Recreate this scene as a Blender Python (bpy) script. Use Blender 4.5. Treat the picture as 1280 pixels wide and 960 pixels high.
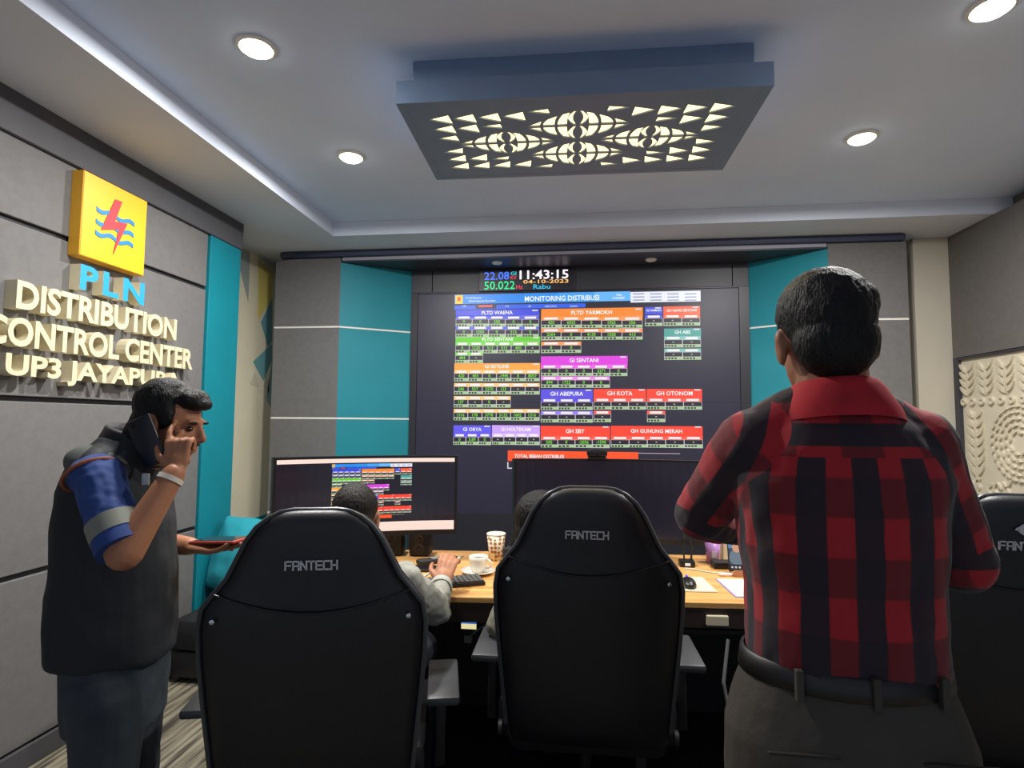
import bpy, bmesh, math, random
from mathutils import Vector, Matrix, noise, Euler
random.seed(7)
for o in list(bpy.data.objects): bpy.data.objects.remove(o)
scene = bpy.context.scene
C = scene.collection
PI = math.pi

# ------------------------------------------------------------------ camera, world, exposure
cam_d = bpy.data.cameras.new('camera'); cam = bpy.data.objects.new('camera', cam_d); C.objects.link(cam)
YAW, PIT, ROLL = math.radians(7.0), math.radians(3.85), math.radians(0.42)
fw = Vector((-math.sin(YAW)*math.cos(PIT), math.cos(YAW)*math.cos(PIT), math.sin(PIT)))
rt = Vector((math.cos(YAW), math.sin(YAW), 0)); up = rt.cross(fw)
r2 = math.cos(ROLL)*rt + math.sin(ROLL)*up; u2 = -math.sin(ROLL)*rt + math.cos(ROLL)*up
mw = Matrix((( r2.x, u2.x, -fw.x, 0), (r2.y, u2.y, -fw.y, 0), (r2.z, u2.z, -fw.z, 1.42), (0, 0, 0, 1)))
cam.matrix_world = mw
cam_d.sensor_width = 36; cam_d.lens = 710/1280*36; cam_d.clip_start = 0.02
scene.camera = cam

world = bpy.data.worlds.new('world'); scene.world = world; world.use_nodes = True
bg = world.node_tree.nodes['Background']
bg.inputs['Color'].default_value = (0.72, 0.82, 1.0, 1); bg.inputs['Strength'].default_value = 0.36
scene.view_settings.view_transform = 'Standard'; scene.view_settings.look = 'None'
scene.view_settings.exposure = 0.0; scene.view_settings.gamma = 1.0
scene.view_settings.use_curve_mapping = False
DOWNLIGHT_W = 36.0
LAMP_W = 10.0

# ------------------------------------------------------------------ helpers
def lin(c):
    return tuple(((v/255)/12.92 if v/255 <= 0.04045 else ((v/255+0.055)/1.055)**2.4) for v in c) + (1.0,)
MATS = {}
def mat(name, rgb, rough=0.6, metal=0.0, var=0.0, scale=8.0, bump=0.0, bscale=60.0, emit=0.0, stretch=(1,1,1), spec=0.5, coat=0.0, rgb2=None, sheen=0.0):
    if name in MATS: return MATS[name]
    m = bpy.data.materials.new(name); m.use_nodes = True; MATS[name] = m
    nt = m.node_tree; b = nt.nodes['Principled BSDF']
    col = lin(rgb)
    b.inputs['Base Color'].default_value = col; b.inputs['Roughness'].default_value = rough
    b.inputs['Metallic'].default_value = metal; b.inputs['Specular IOR Level'].default_value = spec
    b.inputs['Coat Weight'].default_value = coat
    b.inputs['Sheen Weight'].default_value = sheen
    if emit:
        b.inputs['Emission Color'].default_value = col; b.inputs['Emission Strength'].default_value = emit
    if var or bump or rgb2:
        tc = nt.nodes.new('ShaderNodeTexCoord'); mp = nt.nodes.new('ShaderNodeMapping')
        mp.inputs['Scale'].default_value = stretch
        nt.links.new(tc.outputs['Object'], mp.inputs['Vector'])
        if var or rgb2:
            nz = nt.nodes.new('ShaderNodeTexNoise'); nz.inputs['Scale'].default_value = scale; nz.inputs['Detail'].default_value = 5
            nt.links.new(mp.outputs['Vector'], nz.inputs['Vector'])
            rp = nt.nodes.new('ShaderNodeValToRGB')
            c2 = lin(rgb2) if rgb2 else tuple(min(1, v*(1+var)) for v in col[:3])+(1,)
            c1 = col if rgb2 else tuple(v*(1-var) for v in col[:3])+(1,)
            rp.color_ramp.elements[0].position = 0.35; rp.color_ramp.elements[1].position = 0.65
            rp.color_ramp.elements[0].color = c1; rp.color_ramp.elements[1].color = c2
            nt.links.new(nz.outputs['Fac'], rp.inputs['Fac']); nt.links.new(rp.outputs['Color'], b.inputs['Base Color'])
        if bump:
            n2 = nt.nodes.new('ShaderNodeTexNoise'); n2.inputs['Scale'].default_value = bscale; n2.inputs['Detail'].default_value = 3
            nt.links.new(mp.outputs['Vector'], n2.inputs['Vector'])
            bp = nt.nodes.new('ShaderNodeBump'); bp.inputs['Strength'].default_value = bump; bp.inputs['Distance'].default_value = 0.01
            nt.links.new(n2.outputs['Fac'], bp.inputs['Height']); nt.links.new(bp.outputs['Normal'], b.inputs['Normal'])
    return m
def glow(rgb, k=1.0):
    n = 'glow_%d_%d_%d_%g' % (*rgb, k)
    if n in MATS: return MATS[n]
    m = bpy.data.materials.new(n); m.use_nodes = True; MATS[n] = m
    b = m.node_tree.nodes['Principled BSDF']
    b.inputs['Base Color'].default_value = (0.01, 0.01, 0.01, 1); b.inputs['Roughness'].default_value = 0.4
    b.inputs['Emission Color'].default_value = lin(rgb); b.inputs['Emission Strength'].default_value = k
    return m

class MB:
    """collects shapes, builds ONE mesh object; every face remembers its material"""
    def __init__(s): s.v = []; s.f = []; s.m = []; s.mats = []
    def mi(s, m):
        if m not in s.mats: s.mats.append(m)
        return s.mats.index(m)
    def add(s, vs, fs, m=None):
        o = len(s.v); s.v += [Vector(v) for v in vs]; i = s.mi(m)
        for f in fs: s.f.append([k+o for k in f]); s.m.append(i)
        return s
    def box(s, a, b, m=None, bev=0.0, M=None):
        bm = bmesh.new(); bmesh.ops.create_cube(bm, size=1.0)
        c = [(a[i]+b[i])/2 for i in range(3)]; d = [abs(b[i]-a[i]) for i in range(3)]
        for v in bm.verts: v.co = Vector((c[0]+v.co.x*d[0], c[1]+v.co.y*d[1], c[2]+v.co.z*d[2]))
        if bev: bmesh.ops.bevel(bm, geom=list(bm.edges), offset=min(bev, min(d)*0.45), segments=2, affect='EDGES', profile=0.5)
        s.bm(bm, m, M); return s
    def bm(s, bm, m=None, M=None):
        bm.verts.index_update()
        vs = [(M @ v.co) if M else v.co.copy() for v in bm.verts]; fs = [[v.index for v in f.verts] for f in bm.faces]
        bm.free(); return s.add(vs, fs, m)
    def rings(s, R, m=None, closed=True, cap=True):
        n = len(R[0]); vs = [p for r in R for p in r]; fs = []
        for i in range(len(R)-1):
            for j in range(n if closed else n-1):
                k = (j+1) % n; fs.append([i*n+j, i*n+k, (i+1)*n+k, (i+1)*n+j])
        if cap and closed: fs.append(list(range(n))[::-1]); fs.append([(len(R)-1)*n+j for j in range(n)])
        return s.add(vs, fs, m)
    def tube(s, pts, r, m=None, n=8, ref=None):
        pts = [Vector(p) for p in pts]; R = []
        rr = r if isinstance(r, (list, tuple)) else [r]*len(pts)
        fixed = Vector(ref) if ref else None; ref = fixed
        for i, p in enumerate(pts):
            t = (pts[min(i+1, len(pts)-1)] - pts[max(i-1, 0)]).normalized()
            if fixed is None and (ref is None or abs(t.dot(ref)) > 0.95): ref = Vector((0, 0, 1)) if abs(t.z) < 0.9 else Vector((1, 0, 0))
            a = t.cross(ref).normalized(); b = t.cross(a)
            R.append([p + rr[i]*(math.cos(2*PI*k/n)*a + math.sin(2*PI*k/n)*b) for k in range(n)])
        return s.rings(R, m)
    def lathe(s, prof, c=(0, 0, 0), m=None, n=24, M=None):
        R = [[Vector((c[0]+max(r, 1e-4)*math.cos(2*PI*k/n), c[1]+max(r, 1e-4)*math.sin(2*PI*k/n), c[2]+z)) for k in range(n)] for r, z in prof]
        if M: R = [[M @ p for p in r] for r in R]
        return s.rings(R, m)
    def prism(s, poly, d0, d1, axis='y', m=None):
        """polygon in the plane normal to axis, extruded between d0 and d1"""
        def P(p, d): return {'x': (d, p[0], p[1]), 'y': (p[0], d, p[1]), 'z': (p[0], p[1], d)}[axis]
        n = len(poly); vs = [P(p, d0) for p in poly] + [P(p, d1) for p in poly]
        fs = [list(range(n)), [n+i for i in range(n)][::-1]] + [[i, n+i, n+(i+1) % n, (i+1) % n] for i in range(n)]
        return s.add(vs, fs, m)
    def build(s, name, m=None, parent=None, smooth=False, world=False, loc=None):
        me = bpy.data.meshes.new(name)
        off = parent.matrix_basis.inverted() if (parent is not None and world) else None
        vs = [tuple(off @ v) if off is not None else tuple(v) for v in s.v]
        if loc is not None: vs = [(v[0]-loc[0], v[1]-loc[1], v[2]-loc[2]) for v in vs]
        me.from_pydata(vs, [], s.f)
        for mm in s.mats: me.materials.append(mm or m)
        if not s.mats: me.materials.append(m)
        me.polygons.foreach_set('material_index', s.m)
        bm = bmesh.new(); bm.from_mesh(me); bmesh.ops.recalc_face_normals(bm, faces=bm.faces); bm.to_mesh(me); bm.free()
        if smooth:
            me.polygons.foreach_set('use_smooth', [True]*len(me.polygons))
            if smooth != 'all':
                try: me.set_sharp_from_angle(angle=math.radians(40))
                except Exception: pass
        o = bpy.data.objects.new(name, me); C.objects.link(o)
        if parent is not None: o.parent = parent
        if loc is not None: o.location = loc
        return o
def tag(o, label=None, cat=None, group=None, kind=None):
    if label: o['label'] = label
    if cat: o['category'] = cat
    if group: o['group'] = group
    if kind: o['kind'] = kind
    return o
def thing(name, label, cat, loc=(0, 0, 0), rz=0.0, group=None):
    o = bpy.data.objects.new(name, None); C.objects.link(o); o.empty_display_size = 0.1
    o.location = loc; o.rotation_euler = (0, 0, rz); 
    o.matrix_basis = Matrix.Translation(loc) @ Matrix.Rotation(rz, 4, 'Z')
    return tag(o, label, cat, group)
def struct(o): o['kind'] = 'structure'; return o
def link_mesh(name, me, parent=None, loc=(0, 0, 0)):
    o = bpy.data.objects.new(name, me); C.objects.link(o); o.location = loc
    if parent is not None: o.parent = parent
    return o

def eval_mesh(ob):
    dg = bpy.context.evaluated_depsgraph_get(); dg.update()
    return bpy.data.meshes.new_from_object(ob.evaluated_get(dg))
_tc = {}
def text_geo(body, extrude=0.0, offset=0.0, bevel=0.0, res=3, spacing=1.0):
    """text of size 1 in the xy plane -> verts, faces, centred in x with baseline at 0; cap height about 0.73"""
    k = (body, extrude, offset, bevel, res, spacing)
    if k in _tc: return _tc[k]
    cu = bpy.data.curves.new('lettering', 'FONT'); cu.body = body; cu.size = 1.0; cu.extrude = extrude; cu.offset = offset
    cu.resolution_u = res; cu.space_character = spacing
    if bevel: cu.bevel_depth = bevel; cu.bevel_resolution = 1
    ob = bpy.data.objects.new('lettering', cu); C.objects.link(ob)
    me = eval_mesh(ob)
    vs = [v.co.copy() for v in me.vertices]; fs = [list(p.vertices) for p in me.polygons]
    bpy.data.objects.remove(ob); bpy.data.curves.remove(cu); bpy.data.meshes.remove(me)
    _tc[k] = (vs, fs); return _tc[k]
def fit(vs, w=None, h=None, align='c'):
    """scale text verts to a box of width w and/or height h with the bottom at 0"""
    x0 = min(v.x for v in vs); x1 = max(v.x for v in vs); y0 = min(v.y for v in vs); y1 = max(v.y for v in vs)
    sx = w/(x1-x0) if w else None; sy = h/(y1-y0) if h else None
    sx = sx or sy; sy = sy or sx
    cx = {'c': (x0+x1)/2, 'l': x0, 'r': x1}[align]
    return [Vector(((v.x-cx)*sx, (v.y-y0)*sy, v.z)) for v in vs]
def holed_plate(outer, holes, th):
    """flat plate with holes (2D filled curve), thickness th, in the xy plane"""
    cu = bpy.data.curves.new('plate', 'CURVE'); cu.dimensions = '2D'; cu.fill_mode = 'BOTH'; cu.extrude = th/2
    for poly in [outer]+holes:
        sp = cu.splines.new('POLY'); sp.points.add(len(poly)-1)
        for p, q in zip(sp.points, poly): p.co = (q[0], q[1], 0, 1)
        sp.use_cyclic_u = True
    ob = bpy.data.objects.new('plate', cu); C.objects.link(ob); me = eval_mesh(ob)
    vs = [v.co.copy() for v in me.vertices]; fs = [list(p.vertices) for p in me.polygons]
    bpy.data.objects.remove(ob); bpy.data.curves.remove(cu); bpy.data.meshes.remove(me)
    return vs, fs

# ---- volumes for bodies: closed shapes joined, then remeshed into one skin
def g_ell(c, r, M=None, n=20, k=14):
    bm = bmesh.new(); bmesh.ops.create_uvsphere(bm, u_segments=n, v_segments=k, radius=1.0)
    R = M.to_3x3() if M is not None else Matrix.Identity(3)
    bm.verts.index_update()
    vs = [Vector(c) + R @ Vector((v.co.x*r[0], v.co.y*r[1], v.co.z*r[2])) for v in bm.verts]
    fs = [[v.index for v in f.verts] for f in bm.faces]; bm.free(); return vs, fs
def g_cap(a, b, ra, rb, n=14, flat=None):
    """tapered capsule; flat=(axis vector, factor) squashes the section"""
    a = Vector(a); b = Vector(b); t = (b-a).normalized()
    ref = Vector((0, 0, 1)) if abs(t.z) < 0.9 else Vector((0, 1, 0))
    u = t.cross(ref).normalized(); w = t.cross(u); R = []
    for q in (-90, -60, -30): R.append((a + t*ra*math.sin(math.radians(q)), max(ra*math.cos(math.radians(q)), ra*0.05)))
    for i in range(5): R.append((a.lerp(b, i/4), ra+(rb-ra)*i/4))
    for q in (30, 60, 90): R.append((b + t*rb*math.sin(math.radians(q)), max(rb*math.cos(math.radians(q)), rb*0.05)))
    vs = []
    for c, r in R:
        for k in range(n):
            d = r*(math.cos(2*PI*k/n)*u + math.sin(2*PI*k/n)*w)
            if flat: fx = Vector(flat[0]).normalized(); d = d - fx*(d.dot(fx))*(1-flat[1])
            vs.append(c+d)
    fs = []
    for i in range(len(R)-1):
        for j in range(n): k = (j+1) % n; fs.append([i*n+j, i*n+k, (i+1)*n+k, (i+1)*n+j])
    fs.append(list(range(n))[::-1]); fs.append([(len(R)-1)*n+j for j in range(n)])
    return vs, fs
def g_loft(secs, n=28, p=2.4):
    """secs: (center, rx, ry, yaw) stacked; superelliptic rings"""
    vs = []
    for c, rx, ry, yaw in secs:
        cs, sn = math.cos(yaw), math.sin(yaw)
        for k in range(n):
            a = 2*PI*k/n; ca, sa = math.cos(a), math.sin(a)
            x = rx*math.copysign(abs(ca)**(2/p), ca); y = ry*math.copysign(abs(sa)**(2/p), sa)
            vs.append(Vector((c[0]+x*cs-y*sn, c[1]+x*sn+y*cs, c[2])))
    fs = []
    for i in range(len(secs)-1):
        for j in range(n): k = (j+1) % n; fs.append([i*n+j, i*n+k, (i+1)*n+k, (i+1)*n+j])
    fs.append(list(range(n))[::-1]); fs.append([(len(secs)-1)*n+j for j in range(n)])
    return vs, fs
def skin(name, shapes, m, parent, voxel=0.006, smooth=4, wrinkle=None, cut=None):
    """one continuous surface grown round all the shapes"""
    vs = []; fs = []
    for v, f in shapes: o = len(vs); vs += v; fs += [[k+o for k in g] for g in f]
    me = bpy.data.meshes.new(name); me.from_pydata([tuple(v) for v in vs], [], fs)
    bm = bmesh.new(); bm.from_mesh(me); bmesh.ops.recalc_face_normals(bm, faces=bm.faces); bm.to_mesh(me); bm.free()
    ob = bpy.data.objects.new(name, me); C.objects.link(ob)
    md = ob.modifiers.new('r', 'REMESH'); md.mode = 'VOXEL'; md.voxel_size = voxel; md.use_smooth_shade = True
    if smooth: ms = ob.modifiers.new('s', 'SMOOTH'); ms.factor = 0.5; ms.iterations = smooth
    out = eval_mesh(ob); bpy.data.objects.remove(ob); bpy.data.meshes.remove(me)
    if wrinkle:
        amp, sc = wrinkle[0], wrinkle[1]; st = wrinkle[2] if len(wrinkle) > 2 else (1, 1, 1)
        ns = [v.normal.copy() for v in out.vertices]
        for v, nn in zip(out.vertices, ns):
            q = Vector((v.co.x*st[0], v.co.y*st[1], v.co.z*st[2]))*sc
            v.co = v.co + nn*amp*(noise.noise(q) + 0.5*noise.noise(q*2.3))
    if cut:
        bm = bmesh.new(); bm.from_mesh(out)
        bmesh.ops.delete(bm, geom=[v for v in bm.verts if cut(v.co)], context='VERTS'); bm.to_mesh(out); bm.free()
    off = parent.matrix_basis.inverted() if parent is not None else Matrix.Identity(4)
    out.transform(off)
    out.materials.clear(); out.materials.append(m)
    out.polygons.foreach_set('use_smooth', [True]*len(out.polygons))
    out.name = name
    o = bpy.data.objects.new(name, out); C.objects.link(o)
    if parent is not None: o.parent = parent
    return o
def Rm(yaw=0, pitch=0, roll=0):
    """yaw about z, then pitch about local x (positive looks up), then roll"""
    return Matrix.Rotation(yaw, 3, 'Z') @ Matrix.Rotation(pitch, 3, 'X') @ Matrix.Rotation(roll, 3, 'Y')
def head_shapes(c, M, k=1.0, beard=False):
    c = Vector(c); L = []
    def e(p, r): L.append(g_ell(c + M @ (Vector(p)*k), [q*k for q in r], M))
    def cp(a, b, ra, rb): L.append(g_cap(c + M @ (Vector(a)*k), c + M @ (Vector(b)*k), ra*k, rb*k))
    e((0, -.012, .03), (.076, .094, .086)); e((0, .028, -.03), (.063, .066, .085)); e((0, .04, -.074), (.048, .044, .036))
    e((0, .07, -.095), (.022, .02, .017)); cp((0, .09, .016), (0, .109, -.022), .008, .0125); e((0, .098, -.03), (.019, .012, .009))
    e((0, .078, .026), (.05, .016, .011)); e((0, .088, -.055), (.024, .011, .006)); e((0, .085, -.067), (.021, .011, .007))
    for s in (-1, 1):
        e((s*.045, .055, -.015), (.02, .024, .02)); e((s*.078, -.008, -.008), (.009, .022, .034)); e((s*.082, -.016, .006), (.007, .014, .02))
    return L
def hair_shapes(c, M, k=1.0, style='short'):
    c = Vector(c); L = []
    def e(p, r): L.append(g_ell(c + M @ (Vector(p)*k), [q*k for q in r], M))
    e((0, -.022, .040), (.080, .092, .086)); e((0, -.055, -.012), (.070, .056, .068))
    if style == 'full':
        e((0, -.03, .055), (.083, .09, .085)); e((0, .05, .088), (.06, .045, .036)); e((.0, .082, .082), (.042, .024, .02)); e((0, -.075, -.04), (.062, .045, .05))
        for s in (-1, 1): e((s*.066, .012, .03), (.016, .03, .045))
    elif style == 'bushy':
        e((0, -.03, .03), (.10, .10, .098)); e((0, -.06, -.03), (.088, .065, .075)); e((0, .04, .075), (.07, .06, .05))
    elif style == 'quiff':
        e((0, -.02, .05), (.083, .09, .084)); e((.03, .03, .085), (.055, .06, .042)); e((.055, -.01, .06), (.034, .07, .045))
    else:
        e((0, .035, .075), (.06, .05, .04))
    return L
def hand_shapes(wrist, d, n, side=1, curl=(0.4, 0.45, 0.5, 0.55), spread=0.05, thumb=0.5, k=1.0):
    """d: direction of the fingers, n: back of the hand, side: +1 when the thumb leaves along d x n"""
    w = Vector(wrist); d = Vector(d).normalized(); n = Vector(n); n = (n - d*n.dot(d)).normalized(); x = d.cross(n)*side
    L = [g_cap(w - d*.02*k, w + d*.03*k, .026*k, .03*k, flat=(n, .72))]
    for i in range(4):
        xo = (0.031 - i*0.0205)*k
        L.append(g_cap(w + d*.02*k + x*xo*.7, w + d*.088*k + x*xo, .0135*k, .0115*k, n=10))
    ln = (.040, .045, .042, .033)
    for i in range(4):
        xo = (0.031 - i*0.0205)*k; p = w + d*(.09 - .004*abs(i-1))*k + x*xo; a = 0.0; fd = (d + x*spread*(1.5-i)).normalized()
        for j in range(3):
            a += curl[i]*(1.0 if j else 0.8); l = ln[i]*k*(1.0, .68, .55)[j]
            q = p + (fd*math.cos(a) - n*math.sin(a))*l
            L.append(g_cap(p, q, (.0098-.0008*j)*k, (.0092-.0009*j)*k, n=10)); p = q
    p = w + d*.018*k + x*.026*k
    t1 = (d*.75 + x*.85 - n*thumb*.5).normalized(); q = p + t1*.042*k; L.append(g_cap(p, q, .015*k, .0115*k, n=10))
    t2 = (d*.95 + x*.35 - n*thumb).normalized(); r = q + t2*.03*k; L.append(g_cap(q, r, .011*k, .0098*k, n=10))
    t3 = (d*1.0 + x*.05 - n*thumb*1.3).normalized(); L.append(g_cap(r, r + t3*.024*k, .0098*k, .0082*k, n=10))
    return L

# ------------------------------------------------------------------ materials
M_CEIL = mat('ceiling_paint_glare', (208, 226, 255), 0.8, var=0.03, scale=2)  # bluish glare on the ceiling is put into this base colour
M_SOF = mat('soffit_paint', (214, 223, 238), 0.75, var=0.03, scale=2)
M_PANEL = mat('grey_wall_fabric', (110, 109, 109), 0.85, var=0.05, scale=30, bump=0.15, bscale=300)
M_GROOVE = mat('charcoal_groove', (38, 38, 42), 0.7)
M_TRIMD = mat('dark_grey_board', (80, 80, 84), 0.7, var=0.04)
M_TEAL = mat('teal_paint', (6, 130, 146), 0.55, var=0.04, scale=4)
M_CREAM = mat('cream_paint', (214, 208, 184), 0.7, var=0.03, scale=3)
M_COL = mat('warm_grey_paint', (196, 190, 174), 0.7, var=0.03, scale=3)
M_RDARK = mat('taupe_wall_cloth', (102, 99, 96), 0.8, var=0.05, scale=25, bump=0.1, bscale=200)
M_WHITE = mat('white_strip', (232, 230, 222), 0.4)
M_NAVY = mat('canopy_slate', (62, 68, 92), 0.6)
M_CHAR = mat('charcoal_laminate', (58, 58, 66), 0.45, var=0.03)
M_BLK = mat('black_plastic', (16, 16, 19), 0.4)
M_BLK2 = mat('soft_black_plastic', (26, 27, 30), 0.6)
M_CHROME = mat('chrome', (200, 200, 205), 0.2, 1.0)
M_CUP = mat('white_glaze', (236, 232, 220), 0.25, coat=0.4)

def carpet():
    m = bpy.data.materials.new('streaked_carpet'); m.use_nodes = True; nt = m.node_tree; b = nt.nodes['Principled BSDF']
    b.inputs['Roughness'].default_value = 0.95
    tc = nt.nodes.new('ShaderNodeTexCoord'); mp = nt.nodes.new('ShaderNodeMapping'); mp.inputs['Scale'].default_value = (38, 2.2, 1)
    nz = nt.nodes.new('ShaderNodeTexNoise'); nz.inputs['Scale'].default_value = 1.0; nz.inputs['Detail'].default_value = 4
    rp = nt.nodes.new('ShaderNodeValToRGB')
    for e, p, c in zip(rp.color_ramp.elements, (0.38, 0.62), ((66, 62, 54), (158, 150, 128))): e.position = p; e.color = lin(c)
    nt.links.new(tc.outputs['Object'], mp.inputs[0]); nt.links.new(mp.outputs[0], nz.inputs[0]); nt.links.new(nz.outputs['Fac'], rp.inputs[0])
    nt.links.new(rp.outputs[0], b.inputs['Base Color'])
    n2 = nt.nodes.new('ShaderNodeTexNoise'); n2.inputs['Scale'].default_value = 500; bp = nt.nodes.new('ShaderNodeBump'); bp.inputs['Strength'].default_value = 0.5; bp.inputs['Distance'].default_value = 0.004
    nt.links.new(n2.outputs['Fac'], bp.inputs['Height']); nt.links.new(bp.outputs[0], b.inputs['Normal'])
    return m
def wood():
    m = bpy.data.materials.new('oak_veneer'); m.use_nodes = True; nt = m.node_tree; b = nt.nodes['Principled BSDF']
    b.inputs['Roughness'].default_value = 0.42
    tc = nt.nodes.new('ShaderNodeTexCoord'); mp = nt.nodes.new('ShaderNodeMapping'); mp.inputs['Scale'].default_value = (1.2, 16, 16)
    nz = nt.nodes.new('ShaderNodeTexNoise'); nz.inputs['Scale'].default_value = 1.6; nz.inputs['Detail'].default_value = 6; nz.inputs['Distortion'].default_value = 0.6
    rp = nt.nodes.new('ShaderNodeValToRGB')
    for e, p, c in zip(rp.color_ramp.elements, (0.3, 0.7), ((182, 128, 66), (226, 178, 112))): e.position = p; e.color = lin(c)
    nt.links.new(tc.outputs['Object'], mp.inputs[0]); nt.links.new(mp.outputs[0], nz.inputs[0]); nt.links.new(nz.outputs['Fac'], rp.inputs[0])
    nt.links.new(rp.outputs[0], b.inputs['Base Color']); return m
M_CARPET = carpet(); M_WOOD = wood()

# ------------------------------------------------------------------ the room
XL, XR, ZS, ZC = -2.247, 2.525, 2.718, 2.817
struct(MB().box((-2.7, -0.7, -0.08), (3.0, 4.7, 0)).build('floor', M_CARPET))
struct(MB().box((-2.7, -0.7, ZC), (3.0, 4.7, ZC+0.12)).build('ceiling', M_CEIL))
o = MB(); o.box((-2.7, -0.7, ZS), (-1.735, 4.7, ZC-0.001)); o.box((-1.735, 3.737, ZS), (3.0, 4.7, ZC-0.001))
struct(o.build('trim_1', M_SOF))
# left wall with fabric panels and grooves
wl = struct(MB().box((-2.7, -0.7, 0), (XL-0.018, 3.43, ZS)).build('wall_left', M_GROOVE))
cols = [-0.7, 0.44, 1.34, 2.24, 3.14]; rows = [0.09, 0.788, 1.50, 2.212, 2.543]
for c, d in zip(rows[:-1], rows[1:]):
    cc = cols if d > 2.3 else [-0.7, 0.9, 3.14]
    for a, b in zip(cc[:-1], cc[1:]):
        MB().box((XL-0.02, a+0.011, c+0.011), (XL, b-0.011, d-(0.011 if d < 2.5 else 0)), bev=0.004).build('panel', M_PANEL, wl)
struct(MB().box((XL-0.02, -0.7, 0), (XL+0.006, 3.14, 0.09), bev=0.004).build('baseboard_left', M_TRIMD))
struct(MB().box((XL-0.02, -0.7, 2.543), (XL+0.022, 3.45, ZS), bev=0.004).build('trim_2', M_TRIMD))
struct(MB().box((-2.7, 3.14, 0), (XL+0.012, 3.445, 2.543), bev=0.003).build('trim_3', M_TEAL))      # teal pilaster
# recess with the painted mural
wr = struct(MB().box((-2.72, 3.44, 0), (-2.526, 4.7, ZS)).build('wall_recess', M_CREAM))
MB().box((-2.53, 3.445, 0), (-2.515, 4.6, 0.665)).build('dado', M_TEAL, wr)
MURAL = [(((3.445), 2.718), ((4.008), 2.766-.05), (4.006, 2.318), (3.86, 2.718-.1)), ]
mur = [([(3.80, 2.71), (4.008, 2.71), (4.006, 2.318)], (150, 160, 158)),
       ([(4.118, 2.68), (4.33, 2.64), (4.33, 2.41), (4.143, 2.207)], (214, 198, 112)),
       ([(4.188, 2.196), (4.34, 2.43), (4.36, 2.06), (4.30, 2.02)], (98, 150, 160)),
       ([(4.36, 2.05), (4.099, 1.874), (4.253, 1.736), (4.371, 1.916)], (104, 156, 164)),
       ([(4.06, 1.70), (4.128, 1.80), (4.20, 1.68)], (196, 192, 172)),
       ([(4.37, 1.91), (4.30, 1.60), (4.40, 1.50)], (128, 164, 166)),
       ([(4.25, 1.70), (4.34, 1.78), (4.34, 1.64)], (200, 196, 180))]
for poly, c in mur:
    MB().prism(poly, -2.527, -2.524, 'x').build('painted_shape', mat('mural_%d_%d' % (c[0], c[2]), c, 0.7), wr)
# right wall: cloth panel above, carved panel below in a dark frame
wrt = struct(MB().box((2.62, -0.7, 0), (3.0, 4.7, ZC)).build('wall_right', M_RDARK))
MB().box((XR-0.012, -0.7, 1.875), (2.63, 4.19, ZS), bev=0.003).build('panel', M_RDARK, wrt)
MB().box((XR+0.01, -0.7, 0), (2.63, 4.19, 0.82), bev=0.003).build('panel', M_RDARK, wrt)
fr = MB(); fr.box((XR-0.012, 4.145, 0.82), (2.63, 4.19, 1.875)); fr.box((XR-0.005, -0.7, 1.857), (2.63, 4.145, 1.8749)); fr.box((XR-0.005, -0.7, 0.82), (2.63, 4.145, 0.845))
fr.build('panel_frame', M_CHAR, wrt)
M_CARVE = mat('cream_carved_board', (212, 204, 182), 0.6, var=0.03)
MB().box((XR+0.012, 2.2, 0.845), (2.625, 4.145, 1.857)).build('carved_board', M_CARVE, wrt)
rel = MB()
def leaf(cy, cz, L, w, a, n=5):
    """almond leaf from (cy,cz) along angle a in the yz plane"""
    ca, sa = math.cos(a), math.sin(a); top = []; bot = []
    for i in range(n+1):
        t = i/n; h = w*math.sin(PI*t)**0.8 if 0 < t < 1 else 0
        x = L*t
        top.append((cy+x*ca-h*sa, cz+x*sa+h*ca))
        if 0 < i < n: bot.append((cy+x*ca+h*sa, cz+x*sa-h*ca))
    poly = top + bot[::-1]
    rel.prism([p for p in poly], XR-0.004, XR+0.014, 'x')
yy = 4.08
while yy > 2.3:
    for k, z in enumerate((1.64, 1.69, 1.74, 1.79)):
        for s in (-1, 1): leaf(yy+s*0.012, z-0.02, 0.085, 0.011, PI/2 - s*0.75)
    leaf(yy, 1.615, 0.17, 0.007, PI/2)
    for s in (-0.042, 0.042):
        pts = [(yy+s+0.024*math.cos(q*PI/6), 1.575+0.024*math.sin(q*PI/6)) for q in range(12)]
        pin = [(yy+s+0.012*math.cos(q*PI/6), 1.575+0.012*math.sin(q*PI/6)) for q in range(12)]
        for q in range(12):
            r = (q+1) % 12; rel.prism([pts[q], pts[r], pin[r], pin[q]], XR-0.004, XR+0.014, 'x')
    yy -= 0.17
for yc in (4.02, 3.30, 2.58):
    for k in range(7):
        z = 1.10 + k*0.062
        for s in (-1, 1): leaf(yc+s*0.012, z, 0.11-0.006*k, 0.014, PI/2 - s*(0.62+0.04*k))
    leaf(yc, 0.95, 0.56, 0.012, PI/2)
for yc, zc in ((3.66, 1.32), (2.94, 1.32)):
    for ri, r in enumerate((0.07, 0.11, 0.15, 0.19, 0.225)):
        nn = 8+ri*5
        for q in range(nn):
            a = 2*PI*q/nn + ri*0.2
            leaf(yc+r*math.cos(a), zc+r*math.sin(a), 0.042, 0.008, a+PI/2+0.35)
for i in range(120):
    leaf(random.uniform(2.3, 4.1), random.uniform(0.87, 1.06), random.uniform(0.03, 0.06), random.uniform(0.006, 0.011), random.uniform(0.3, 2.6))
tag(rel.build('carved_relief', M_CARVE, wrt), 'raised leaves, rings and swirls carved in the cream board', kind='stuff')
MB().prism([(3.49, 0.985), (3.55, 0.99), (3.56, 1.015), (3.50, 1.01)], XR-0.006, XR+0.013, 'x').build('green_chip', mat('green_paint', (40, 150, 110), 0.6), wrt)
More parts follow.
